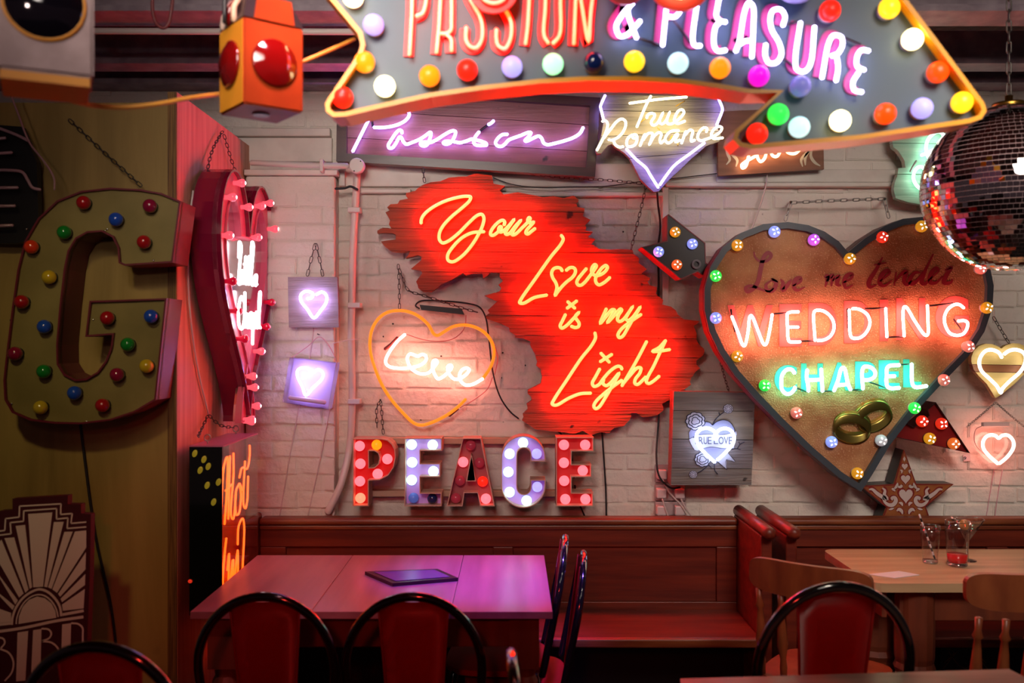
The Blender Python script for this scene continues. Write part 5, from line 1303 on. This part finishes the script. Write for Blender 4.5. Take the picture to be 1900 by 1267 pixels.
# ------------------------------------------------------------------ chairs
def hoop_chair(label, x, y, rz, sc=1.0, group='black and red hoop back chairs', z=0.0):
    s = thing('hoop_chair', label, 'chair', (x, y, z), rz, group)
    s.scale = (sc,) * 3
    hw = 0.20
    # hoop: from the rear legs up round the back (local: seat towards +y)
    pts = []
    for k in range(5): pts.append((-hw + 0.012 * (1 - k / 4), -0.175 - 0.012 * k, 0.44 + k * 0.06))
    for k in range(1, 12):
        a = math.pi - math.pi * k / 12
        pts.append((hw * math.cos(a), -0.225 - 0.035 * math.sin(a), 0.68 + 0.22 * math.sin(a)))
    for k in range(4, -1, -1): pts.append((hw - 0.012 * (1 - k / 4), -0.175 - 0.012 * k, 0.44 + k * 0.06))
    tube('back_hoop', pts, 0.014, chair_black, s, 3, 10, local=True)
    # splat
    bm = bmesh.new()
    rows = []
    for k in range(7):
        t_ = k / 6; z = 0.45 + 0.432 * t_; w = 0.072 + 0.030 * t_; yy = -0.185 - 0.058 * t_
        rows.append([bm.verts.new((w * u, yy - 0.010 * (1 - u * u), z)) for u in (-1, -.5, 0, .5, 1)])
    for a, b in zip(rows, rows[1:]):
        for i in range(4): bm.faces.new((a[i], a[i + 1], b[i + 1], b[i]))
    bmesh.ops.solidify(bm, geom=bm.faces[:], thickness=0.004)
    sp = mk('splat', bm, chair_red, s, True, True)
    for sx in (-1, 1):
        tube('splat_edge', [(sx * 0.072, -0.187, 0.45), (sx * 0.087, -0.216, 0.66), (sx * 0.102, -0.243, 0.875)], 0.004, chair_red, sp, 2, 6, local=True)
    # seat pan
    bm = bmesh.new()
    ol = []
    for k in range(24):
        a = 2 * math.pi * k / 24
        c_, s_ = math.cos(a), math.sin(a)
        ol.append((0.19 * math.copysign(abs(c_) ** 0.6, c_), 0.19 * math.copysign(abs(s_) ** 0.6, s_)))
    mk('seat', solid_from_flat(flat_bm(ol), 0.435, 0.455, 'z'), chair_red, s, False, True)
    for sx in (-1, 1):
        for sy in (-1, 1):
            bm = bmesh.new()
            add_tube(bm, [(sx * 0.15, sy * 0.15, 0.434), (sx * 0.185, sy * 0.20, 0.0)], 0.014, 8, radii=[0.017, 0.011])
            mk('leg', bm, chair_black, s, True, True)
    bm = bmesh.new(); add_tube(bm, [(-0.165, -0.17, 0.27), (0.165, -0.17, 0.27)], 0.006, 6)
    mk('stretcher', bm, chair_black, s, True, True)
    return s
cy = 2.70
hoop_chair('black hoop chair with red back at the plywood side of the purple table', X(489, cy), cy + 0.25, 0.0, 0.985)
hoop_chair('black hoop chair with red back in front of the menu board', X(766, cy), cy + 0.25, 0.0, 0.985)
hoop_chair('black hoop chair in front of the maroon sunburst sign', X(195, 2.22), 2.47, R(-4), 1.0)
hoop_chair('black hoop chair between the foreground table and the pine table', X(1544, 2.56), 2.56 + .26, R(3), 1.06)
cA = hoop_chair('lower of two stacked hoop chairs at the pew end of the purple table', X(1085, 3.4) - 0.25, 3.4, R(88), 0.945)
cB = hoop_chair('upper of two stacked hoop chairs at the pew end of the purple table', X(1085, 3.4) - 0.315, 3.41, R(87), 0.945, z=0.055)
hoop_chair('black hoop chair edge on between the purple table and foreground table', X(957, 2.14) + 0.25, 2.14, R(-88), 1.0)

def spindle_chair(label, x, y, rz, rail_w=0.42, top=0.86):
    s = thing('kitchen_chair', label, 'chair', (x, y, 0), rz, 'brown spindle back kitchen chairs')
    # curved top rail
    ol = []
    for k in range(40):
        a = 2 * math.pi * k / 40; c_, s_ = math.cos(a), math.sin(a)
        ol.append((math.copysign(abs(c_) ** 0.38, c_) * rail_w / 2, top - 0.0575 + math.copysign(abs(s_) ** 0.5, s_) * 0.0575))
    bm2 = flat_bm(ol)
    for k in range(1, 10):
        bmesh.ops.bisect_plane(bm2, geom=bm2.verts[:] + bm2.edges[:] + bm2.faces[:], plane_co=(-rail_w / 2 + rail_w * k / 10, 0, 0), plane_no=(1, 0, 0))
    bm = solid_from_flat(bm2, -0.235, -0.212, 'y')
    for v in bm.verts: v.co.y += 0.05 * (v.co.x / (rail_w / 2)) ** 2
    mk('top_rail', bm, chair_wood, s, False, True)
    prof = [(0.011, 0.0), (0.013, 0.05), (0.010, 0.08), (0.019, 0.13), (0.014, 0.2), (0.010, 0.24), (0.017, 0.25), (0.010, 0.27), (0.012, 0.31)]
    for u in (-0.85, -0.42, 0.0, 0.42, 0.85):
        bm = bmesh.new(); lathe_bm(bm, prof, 10, True)
        bm.transform(Matrix.Translation((u * rail_w / 2 * 0.95, -0.19 + 0.04 * u * u, 0.45)) @ Matrix.Rotation(R(6), 4, 'X'))
        mk('spindle', bm, chair_wood, s, True, True)
    ol = [(0.2 * math.copysign(abs(math.cos(a)) ** .5, math.cos(a)), 0.2 * math.copysign(abs(math.sin(a)) ** .5, math.sin(a))) for a in [2 * math.pi * k / 24 for k in range(24)]]
    mk('seat', solid_from_flat(flat_bm(ol), 0.42, 0.455, 'z'), chair_wood, s, False, True)
    for sx in (-1, 1):
        for sy in (-1, 1):
            bm = bmesh.new()
            add_tube(bm, [(sx * 0.15, sy * 0.15, 0.42), (sx * 0.165, sy * 0.165, 0.28), (sx * 0.175, sy * 0.178, 0.2), (sx * 0.195, sy * 0.2, 0.0)], 0.02, 10, radii=[0.016, 0.022, 0.017, 0.013])
            mk('leg', bm, chair_wood, s, True, True)
    for sx in (-1, 1):
        bm = bmesh.new(); add_tube(bm, [(sx * .18, -.18, .18), (sx * .18, .18, .18)], 0.009, 8); mk('stretcher', bm, chair_wood, s, True, True)
    return s
spindle_chair('brown kitchen chair with wide top rail at the pew end of the pine table', 1.11, 3.33, R(-37), 0.42, 0.87)
spindle_chair('brown kitchen chair seen from behind at the side of the pine table', X(1905, 2.92), 3.12, R(0), 0.36, 0.90)

# ------------------------------------------------------------------ glasses, straw, napkin
glass = clear('glass', (0.96, 0.96, 0.97), 0.02, 0.06)
gbase = clear('glass_base', (0.8, 0.8, 0.84), 0.03, 0.25)
def tumbler(label, px, py, rb, rt, h, fill=None):
    x, y = on(px, py)
    s = thing('tumbler', label, 'glass', (x, y, 0.7505))
    bm = bmesh.new()
    lathe_bm(bm, [(rb * .96, 0.012), (rb * 1.02, h * .3), (rt, h * .75), (rt * 0.97, h), (rt * 0.97 - .002, h), (rt - .002, h * .75), (rb * 1.02 - .002, h * .3), (rb * .9, 0.014)], 28, False)
    mk('wall', bm, glass, s, True, True)
    bm = bmesh.new(); lathe_bm(bm, [(rb * .92, 0), (rb, 0.004), (rb * .96, 0.012)], 28, True)
    mk('base', bm, gbase, s, True, True)
    bm = bmesh.new()
    add_tube(bm, [(rt * .965 * math.cos(2 * math.pi * k / 28), rt * .965 * math.sin(2 * math.pi * k / 28), h) for k in range(28)], 0.0013, 5, closed=True)
    mk('lip', bm, gbase, s, True, True)
    if fill:
        bm = bmesh.new(); lathe_bm(bm, [(rb * .9, 0.0145), (rb * .98, 0.045)], 28, True)
        mk('drink', bm, fill, s, True, True)
    return s
tumbler('empty tumbler holding a striped straw on the pine table', 1726, 1044, 0.029, 0.037, 0.145)
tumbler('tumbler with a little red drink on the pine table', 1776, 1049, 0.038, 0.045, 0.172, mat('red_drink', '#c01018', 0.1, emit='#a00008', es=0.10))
x, y = on(1795, 1040)
s = thing('cocktail_glass', 'cone shaped cocktail glass with orange peel behind the red drink', 'glass', (x, y, 0.7505))
bm = bmesh.new(); lathe_bm(bm, [(0.004, 0.075), (0.062, 0.165), (0.060, 0.165), (0.003, 0.078)], 28, False); mk('bowl', bm, glass, s, True, True)
bm = bmesh.new(); lathe_bm(bm, [(0.034, 0), (0.034, 0.003), (0.005, 0.008), (0.004, 0.075)], 24, True); mk('stem', bm, gbase, s, True, True)
bm = bmesh.new(); add_tube(bm, [(0.061 * math.cos(2 * math.pi * k / 28), 0.061 * math.sin(2 * math.pi * k / 28), 0.165) for k in range(28)], 0.0014, 5, closed=True); mk('lip', bm, gbase, s, True, True)
x, y = on(1795, 1040)
pl = bmesh.new(); lathe_bm(pl, [(0.003, -0.002), (0.021, -0.002), (0.021, 0.002), (0.003, 0.002)], 20, True)
pl.transform(Matrix.Translation((x - 0.012, y, 0.7505 + 0.142)) @ Matrix.Rotation(R(75), 4, 'X'))
o = mk('orange_slice', pl, mat('orange_peel', '#e08a30', 0.5), None); tag(center_origin(o), 'orange slice inside the cone shaped cocktail glass', 'fruit')
x, y = on(1726, 1044)
a = Vector((x + 0.018, y, 0.7505 + 0.016)); b = Vector((x - 0.045, y - 0.005, 0.7505 + 0.19))
s = thing('striped_straw', 'black and white striped paper straw standing in the empty tumbler', 'straw', a)
for k in range(12):
    tube('stripe', [a.lerp(b, k / 12), a.lerp(b, (k + 1) / 12 - 0.002)], 0.0036, mat('straw_white', '#d8d0d0', 0.5) if k % 2 else black_paint, s, 1, 8)
nq = [on(1612, 1066), on(1668, 1060), on(1706, 1067), on(1660, 1073)]
o = plate('napkin', nq, 0.7505, 0.7525, mat('napkin_paper', '#cfc8cc', 0.7), None, axis='z'); tag(center_origin(o), 'white paper napkin lying on the pine table', 'napkin')

# dark things in the shade under the table and pew
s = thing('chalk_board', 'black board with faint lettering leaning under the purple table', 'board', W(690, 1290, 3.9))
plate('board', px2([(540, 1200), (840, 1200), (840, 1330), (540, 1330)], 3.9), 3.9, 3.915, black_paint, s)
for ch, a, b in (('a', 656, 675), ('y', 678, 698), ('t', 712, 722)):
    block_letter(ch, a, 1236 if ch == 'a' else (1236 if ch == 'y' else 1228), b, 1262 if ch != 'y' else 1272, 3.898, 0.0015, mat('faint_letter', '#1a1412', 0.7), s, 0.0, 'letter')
s = thing('lattice_box', 'black box with lace pattern standing under the pew by the pine table', 'box', W(1800, 1300, 3.95))
plate('body', px2([(1745, 1190), (1838, 1188), (1838, 1330), (1745, 1330)], 3.95), 3.95, 4.0, black_paint, s)
lace = mat('dull_lace', '#5a4a34', 0.6)
for pts in ([(1750, 1195), (1790, 1240), (1832, 1195)], [(1750, 1240), (1790, 1200), (1832, 1240)], [(1752, 1230), (1770, 1210), (1750, 1200)], [(1830, 1230), (1812, 1210), (1832, 1200)], [(1770, 1195), (1790, 1205), (1812, 1195)]):
    ribbon('lace_band', [pts], 2.0, 3.948, 0.0015, lace, s)

# ------------------------------------------------------------------ big arrow sign "Passion & Pleasure"
d = 2.26
AP = [(1685, 0), (1826, 190), (1831, 205), (1822, 220), (1800, 228), (1600, 258), (1395, 276), (1372, 272), (1360, 258), (1364, 242), (1443, 172), (1390, 173), (1330, 163), (1260, 154), (1180, 150), (1090, 150), (1000, 155), (900, 166), (800, 180), (700, 202), (640, 216), (618, 217), (605, 207), (603, 192), (610, 180), (664, 100), (669, 82), (664, 62), (600, -15), (575, -45), (585, -75), (640, -90), (800, -120), (1000, -140), (1180, -145), (1320, -140), (1400, -130), (1350, -190), (1365, -215), (1500, -230), (1530, -215)]
sp = px2(AP, d)
face_m = mat('slate_green_face', '#435a6a', 0.45)
yel = mat('yellow_orange_rim', '#f2a40c', 0.35)
s = thing('arrow_sign', 'huge hanging arrow sign with yellow rim bulbs and words Passion and Pleasure', 'sign', W(1200, 276, d))
plate('face', inset(sp, 0.002), d + 0.045, d + 0.055, face_m, s)
plate('rim_flange', sp, d, d + 0.008, yel, s, [inset(sp, 0.011)])
frame_solid('rim_wall', sp, 0.004, d + 0.008, d + 0.10, yel, s)
for x, y, m in ((655, -6, b_white), (693, 46, b_lav), (676, 115, b_orange), (714, 160, b_white), (636, 181, b_red), (797, 141, b_orange), (867, 130, b_red), (950, 124, b_lav), (1026, 119, b_greenw), (1102, 116, b_navy), (1177, 114, b_yellow), (1258, 117, b_cyanw), (1336, 126, b_orange), (1408, 141, b_mag), (1485, 160, b_lavdim), (1444, 212, b_green), (1483, 236, b_cyanw), (1405, 248, b_red),
                (1559, 224, b_white), (1643, 211, b_redor), (1711, 201, b_lav), (1785, 190, b_yellow), (1740, 134, b_redor), (1693, 73, b_white), (1650, 15, b_yellow), (1540, 20, b_red)):
    bulb(x, y, d + 0.018, 19.5, m, s, cap_white)
K1 = lambda p: zm(740, 0, 5.0, p)
K2 = lambda p: zm(1120, 0, 3.654, p)
PAS = [('P', [[(120, -250), (122, 60), (100, 510)], [(130, -250), (210, -240), (250, -160), (255, -40), (248, 40), (220, 120), (160, 150)]]),
       ('A', [[(350, 490), (372, 250), (400, -120), (440, -230), (480, -120), (488, 200), (482, 280), (440, 310), (390, 310)], [(445, 320), (482, 360), (490, 475)]]),
       ('S', [[(735, -150), (690, -190), (645, -150), (650, -40), (700, 60), (750, 150), (775, 250), (768, 370), (720, 440), (660, 430), (625, 370), (625, 250)]]),
       ('S', [[(1010, -150), (960, -190), (920, -150), (925, -40), (975, 70), (1025, 160), (1045, 230), (1033, 370), (980, 450), (920, 420), (905, 360), (905, 270)]]),
       ('I', [[(1225, -180), (1210, 0), (1195, 250), (1175, 410)]]),
       ('O', [[(1420, -190), (1375, -120), (1358, 100), (1348, 330), (1388, 400)], [(1430, -190), (1490, -120), (1500, 50), (1490, 330), (1428, 402)]]),
       ('N', [[(1650, -180), (1640, 30), (1625, 410)], [(1650, -180), (1690, 0), (1760, 390), (1778, 150), (1810, -120)]])]
redp = mat('bright_red_letter', '#d8140c', 0.4)
for ch, sts in PAS:
    for st in sts: ribbon('letter_panel', [[(x - 2, y + 3) for x, y in K1(st)]], 19, d + 0.038, 0.006, redp, s)
    neon([K1(st) for st in sts], d + 0.018, 3.4, n_sign_or, s)
PLE = [('&', [[(200, 20), (150, 70), (120, 110), (85, 180), (110, 245), (160, 235), (215, 180), (250, 140)], [(200, 20), (170, 50), (165, 90), (190, 170), (225, 260)]]), ('P', [[(438, -60), (425, 60), (400, 310)], [(438, -60), (500, -50), (530, 20), (515, 80), (480, 115), (432, 110)]]), ('L', [[(645, -50), (630, 50), (605, 280), (620, 308), (660, 310)]]), ('E', [[(850, -55), (800, -45), (770, 60), (765, 110), (790, 140), (830, 150)], [(790, 150), (760, 180), (750, 310), (775, 345), (830, 340)]]),
       ('A', [[(895, 350), (920, 280), (958, 70), (985, 18), (1012, 40), (1015, 200), (1005, 390)], [(925, 300), (955, 280), (1012, 275)]]), ('S', [[(1215, 175), (1230, 110), (1200, 65), (1150, 70), (1130, 120), (1140, 200), (1190, 290), (1205, 370), (1170, 425), (1120, 425), (1095, 370), (1100, 300)]]),
       ('U', [[(1335, 150), (1300, 400), (1310, 470), (1360, 485), (1400, 440), (1430, 180)]]), ('R', [[(1480, 530), (1530, 280), (1560, 240), (1610, 250), (1620, 300), (1590, 360), (1545, 380)], [(1580, 380), (1590, 460), (1575, 550)]]), ('E', [[(1800, 345), (1750, 340), (1720, 380), (1720, 450), (1770, 475)], [(1730, 490), (1690, 560), (1700, 610), (1755, 625)]])]
magp = mat('magenta_letter', '#b02a6a', 0.45)
for ch, sts in PLE:
    for st in sts: ribbon('letter_panel', [[(x - 9, y - 2) for x, y in K2(st)]], 15, d + 0.038, 0.006, magp, s)
    neon([K2(st) for st in sts], d + 0.016, 4.2, n_sign_wh, s)
neon([K2([(240, 260), (385, 305)]), K2([(470, 130), (590, 290)]), K2([(840, 345), (890, 350)]), K2([(1250, 165), (1330, 145)]), K2([(1215, 395), (1290, 450)]), K2([(1640, 260), (1740, 300)])], d + 0.03, 2.6, blockout, s, 1, 6, 'blackout_tube')
# round letters of the row above, only their lower curves reach into the picture
for x, y, r_, m, nm in ((916, -22, 46, redp, n_sign_or), (1160, -32, 40, mat('dark_red_letter', '#a81420', 0.45), None), (1262, -42, 62, mat('orange_red_letter', '#d8381c', 0.45), n_peach), (1478, -42, 46, mat('lilac_letter', '#9a94c8', 0.45), n_sign_wh)):
    c = W(x, y, d - 0.02); rad = r_ * d / F
    pl_ = plate('round_letter', [(c.x + rad * math.cos(2 * math.pi * k / 28), c.z + rad * math.sin(2 * math.pi * k / 28)) for k in range(28)], d - 0.02, d - 0.012, m, s)
    if nm: neon([[(x + r_ * .6 * math.cos(R(a)), y + r_ * .6 * math.sin(R(a))) for a in range(0, 361, 24)]], d - 0.035, 3.2, nm, pl_)
chain('dark chain hanging the arrow sign from the ceiling', [[W(1000, -130, d + .05), Vector((0.06, d + .05, 3.0))], [W(1330, -135, d + .05), Vector((0.49, d + .05, 3.0))]], L=0.05, wd=0.02, r=0.003)

# ------------------------------------------------------------------ road lamps
lamp_or = mat('orange_lamp_paint', '#98380e', 0.5, c2='#822c08', nscale=8, spec=0.2)
lamp_red = mat('red_lens', '#6a0808', 0.05, coat=1.0)
lamp_yel = mat('yellow_lamp_paint', '#d08a20', 0.5)
def lens(name, r, dome, m, parent, M, seg=28):
    bm = bmesh.new()
    lathe_bm(bm, [(r * 1.06, 0), (r * 1.06, 0.006), (r, 0.008), (r * .9, dome * .45), (r * .65, dome * .8), (r * .3, dome * .97), (0.002, dome)], seg, True)
    bm.transform(M); return mk(name, bm, m, parent, True, True)
d = 2.2
c = W(472, 200, d)
lp = thing('road_lamp', 'orange box road lamp with red lenses hanging beside the arrow sign', 'lamp', (c.x, d + 0.06, c.z), R(38))
w = 0.074
bm = bmesh.new(); box(bm, -w, w, -w, w, 0.0, 0.20)
bmesh.ops.bevel(bm, geom=bm.edges[:], offset=0.004, segments=2, affect='EDGES')
mk('body', bm, lamp_or, lp, False, True)
plate('side_sheet', [(-w + .004, 0.004), (w - .004, 0.004), (w - .004, 0.196), (-w + .004, 0.196)], -w - 0.001, -w, lamp_yel, lp, axis='x', local=True)
lens('front_lens', 0.052, 0.022, lamp_red, lp, Matrix.Translation((0.0, -w, 0.105)) @ Matrix.Rotation(R(90), 4, 'X'))
lens('side_lens', 0.052, 0.022, lamp_red, lp, Matrix.Translation((-w - .001, 0, 0.105)) @ Matrix.Rotation(R(-90), 4, 'Y'))
bm = bmesh.new(); vs = box(bm, -w, w, -w, w, 0.2005, 0.265)
for v in bm.verts:
    if v.co.z > 0.25: v.co.x *= 0.72; v.co.y *= 0.6
mk('cap', bm, black_paint, lp, False, True)
plate('cap_plate', [(-0.05, 0.2), (0.05, 0.2), (0.042, 0.255), (-0.042, 0.255)], -w - 0.004, -w - 0.001, lamp_or, lp, local=True)
for k, m in enumerate((mat('stripe_white', '#d8c0b0', 0.5), lamp_red, mat('stripe_cream', '#c8b090', 0.5))):
    tube('stripe', [(-w - .001, 0.05 - k * 0.035, 0.202), (-0.075, 0.035 - k * .028, 0.235), (-0.058, 0.026 - k * .02, 0.262)], 0.007, m, lp, 3, 6, local=True)
bm = bmesh.new(); lathe_bm(bm, [(0.012, -0.004), (0.02, -0.004), (0.02, 0.0), (0.012, 0.0)], 16, True); mk('bottom_hole', bm, black_paint, lp, False, True)
tube('handle', [(-0.09, 0.0, 0.2), (-0.085, 0.0, 0.32), (-0.05, 0, 0.42)], 0.006, black_paint, lp, 4, 8, local=True)
c = W(50, 150, 1.85)
lp = thing('road_lamp', 'grey faced road lamp with big black lens by the yellow cable', 'lamp', (c.x, 1.85 + 0.08, c.z), R(26))
bm = bmesh.new(); box(bm, -0.085, 0.085, -0.08, 0.08, 0.018, 0.22)
bmesh.ops.bevel(bm, geom=bm.edges[:], offset=0.006, segments=2, affect='EDGES')
mk('body', bm, mat('grey_lamp_paint', '#a08888', 0.5, c2='#8c7474', nscale=20), lp, False, True)
bm = bmesh.new(); box(bm, -0.082, 0.078, -0.075, 0.08, 0.0, 0.0175); mk('base_strip', bm, lamp_yel, lp, False, True)
lens('lens', 0.068, 0.03, mat('black_lens', (0.004, 0.003, 0.006), 0.04, coat=1.0), lp, Matrix.Translation((-0.005, -0.08, 0.155)) @ Matrix.Rotation(R(90), 4, 'X'))
lens('lens_ring', 0.072, 0.006, lamp_yel, lp, Matrix.Translation((-0.005, -0.0795, 0.155)) @ Matrix.Rotation(R(90), 4, 'X'))
cable('yellow cable slung between the two road lamps', [W(72, 168, 1.95), W(110, 180, 2.0), W(170, 195, 2.08), W(225, 199, 2.12), W(290, 193, 2.16), W(350, 182, 2.22), W(395, 176, 2.30), W(432, 172, 2.36)], 0.0055, yellow_wire)
cable('yellow cable running from the orange road lamp to the arrow sign', [W(548, 120, 2.26), W(600, 98, 2.3), W(658, 72, 2.37)], 0.005, yellow_wire)
cable('dark red cable looping down from the ceiling', [W(283, -20, 2.6), W(284, 25, 2.6), W(292, 46, 2.6), W(303, 52, 2.6), W(312, 45, 2.6), W(318, 20, 2.6), W(322, -20, 2.6)], 0.005, red_wire)
for lb, a in (('thin rod hanging the orange road lamp from the ceiling', (X(440, 2.26), 2.26)), ('thin rod hanging the grey faced road lamp from the ceiling', (X(50, 1.93), 1.93))):
    o = tube('hanging_rod', [(a[0], a[1], 2.62), (a[0], a[1], 3.02)], 0.005, black_paint, None, 1, 8); tag(center_origin(o), lb, 'rod')

# ------------------------------------------------------------------ mirror ball
d = 3.0
c = W(1872, 349, d); rb = 153.5 * d / F
s = thing('mirror_ball', 'large mirror ball with square tiles hanging in front of the chapel heart', 'mirror ball', (c.x, c.y, c.z - rb))
o = shared('core', sphere_mesh('ball_core', 48, 32), mat('pale_grout', '#c0a4a4', 0.5), s, c, rb * 0.985)
tile = 0.0165
nrow = int(math.pi * rb / tile)
tiles = []
for i in range(nrow):
    la = -math.pi / 2 + math.pi * (i + 0.5) / nrow
    n = max(4, int(2 * math.pi * rb * math.cos(la) / tile))
    off = random.random()
    for k in range(n):
        lo_ = 2 * math.pi * (k + off) / n
        nn = Vector((math.cos(la) * math.cos(lo_), math.cos(la) * math.sin(lo_), math.sin(la)))
        wk = 2 * math.pi * rb * math.cos(la) / n
        tiles.append((nn, wk))
camv = (Vector((0, 0, H)) - c).normalized()
tiles.sort(key=lambda q: -q[0].dot(camv))
hh = math.pi * rb / nrow
tm = bmesh.new(); box(tm, -0.5, 0.5, -0.5, 0.5, 0.0, 1.0)
tme = bpy.data.meshes.new('mirror_tile'); bmesh.ops.recalc_face_normals(tm, faces=tm.faces[:]); tm.to_mesh(tme); tm.free(); tme.materials.append(mirror)
def tile_mat(nn, wk):
    z = (nn + Vector((random.gauss(0, .012), random.gauss(0, .012), random.gauss(0, .012)))).normalized()
    x = Vector((0, 0, 1)).cross(z)
    if x.length < 1e-3: x = Vector((1, 0, 0))
    x.normalize(); y = z.cross(x)
    M = Matrix((x, y, z)).transposed().to_4x4()
    return Matrix.Translation(nn * (rb * 0.984)) @ M @ Matrix.Diagonal((wk * 0.94, hh * 0.86, rb * 0.012, 1))
bm = bmesh.new()
tile_mat.n = 0
for j, (nn, wk) in enumerate(tiles):
    vis = nn.dot(camv) > 0.05 and (950 + (c.x + nn.x * rb) * F / (c.y + nn.y * rb)) < 1900
    M = Matrix.Translation(Vector((0, 0, rb))) @ tile_mat(nn, wk)
    if vis and tile_mat.n < 300:
        tile_mat.n += 1
        q = bpy.data.objects.new('mirror_tile', tme); COL.objects.link(q); q.parent = s; q.matrix_local = M
    else:
        k0 = len(bm.verts); bm.from_mesh(tme); bm.verts.ensure_lookup_table()
        for v in bm.verts[k0:]: v.co = M @ v.co
me = bpy.data.meshes.new('mirror_tiles'); bm.to_mesh(me); bm.free(); me.materials.append(mirror)
q = bpy.data.objects.new('mirror_tiles', me); COL.objects.link(q); q.parent = s; q['kind'] = 'stuff'
bm = bmesh.new(); lathe_bm(bm, [(0.05, 2 * rb - 0.006), (0.05, 2 * rb + 0.006), (0.012, 2 * rb + 0.01), (0.012, 2 * rb + 0.03)], 20, True); mk('top_cap', bm, brass, s, True, True)
chain('dark chain hanging the mirror ball from the ceiling', [[Vector((c.x, c.y, c.z + rb + .035)), Vector((c.x, c.y, 3.0))]], L=0.04, wd=0.014, r=0.0025)
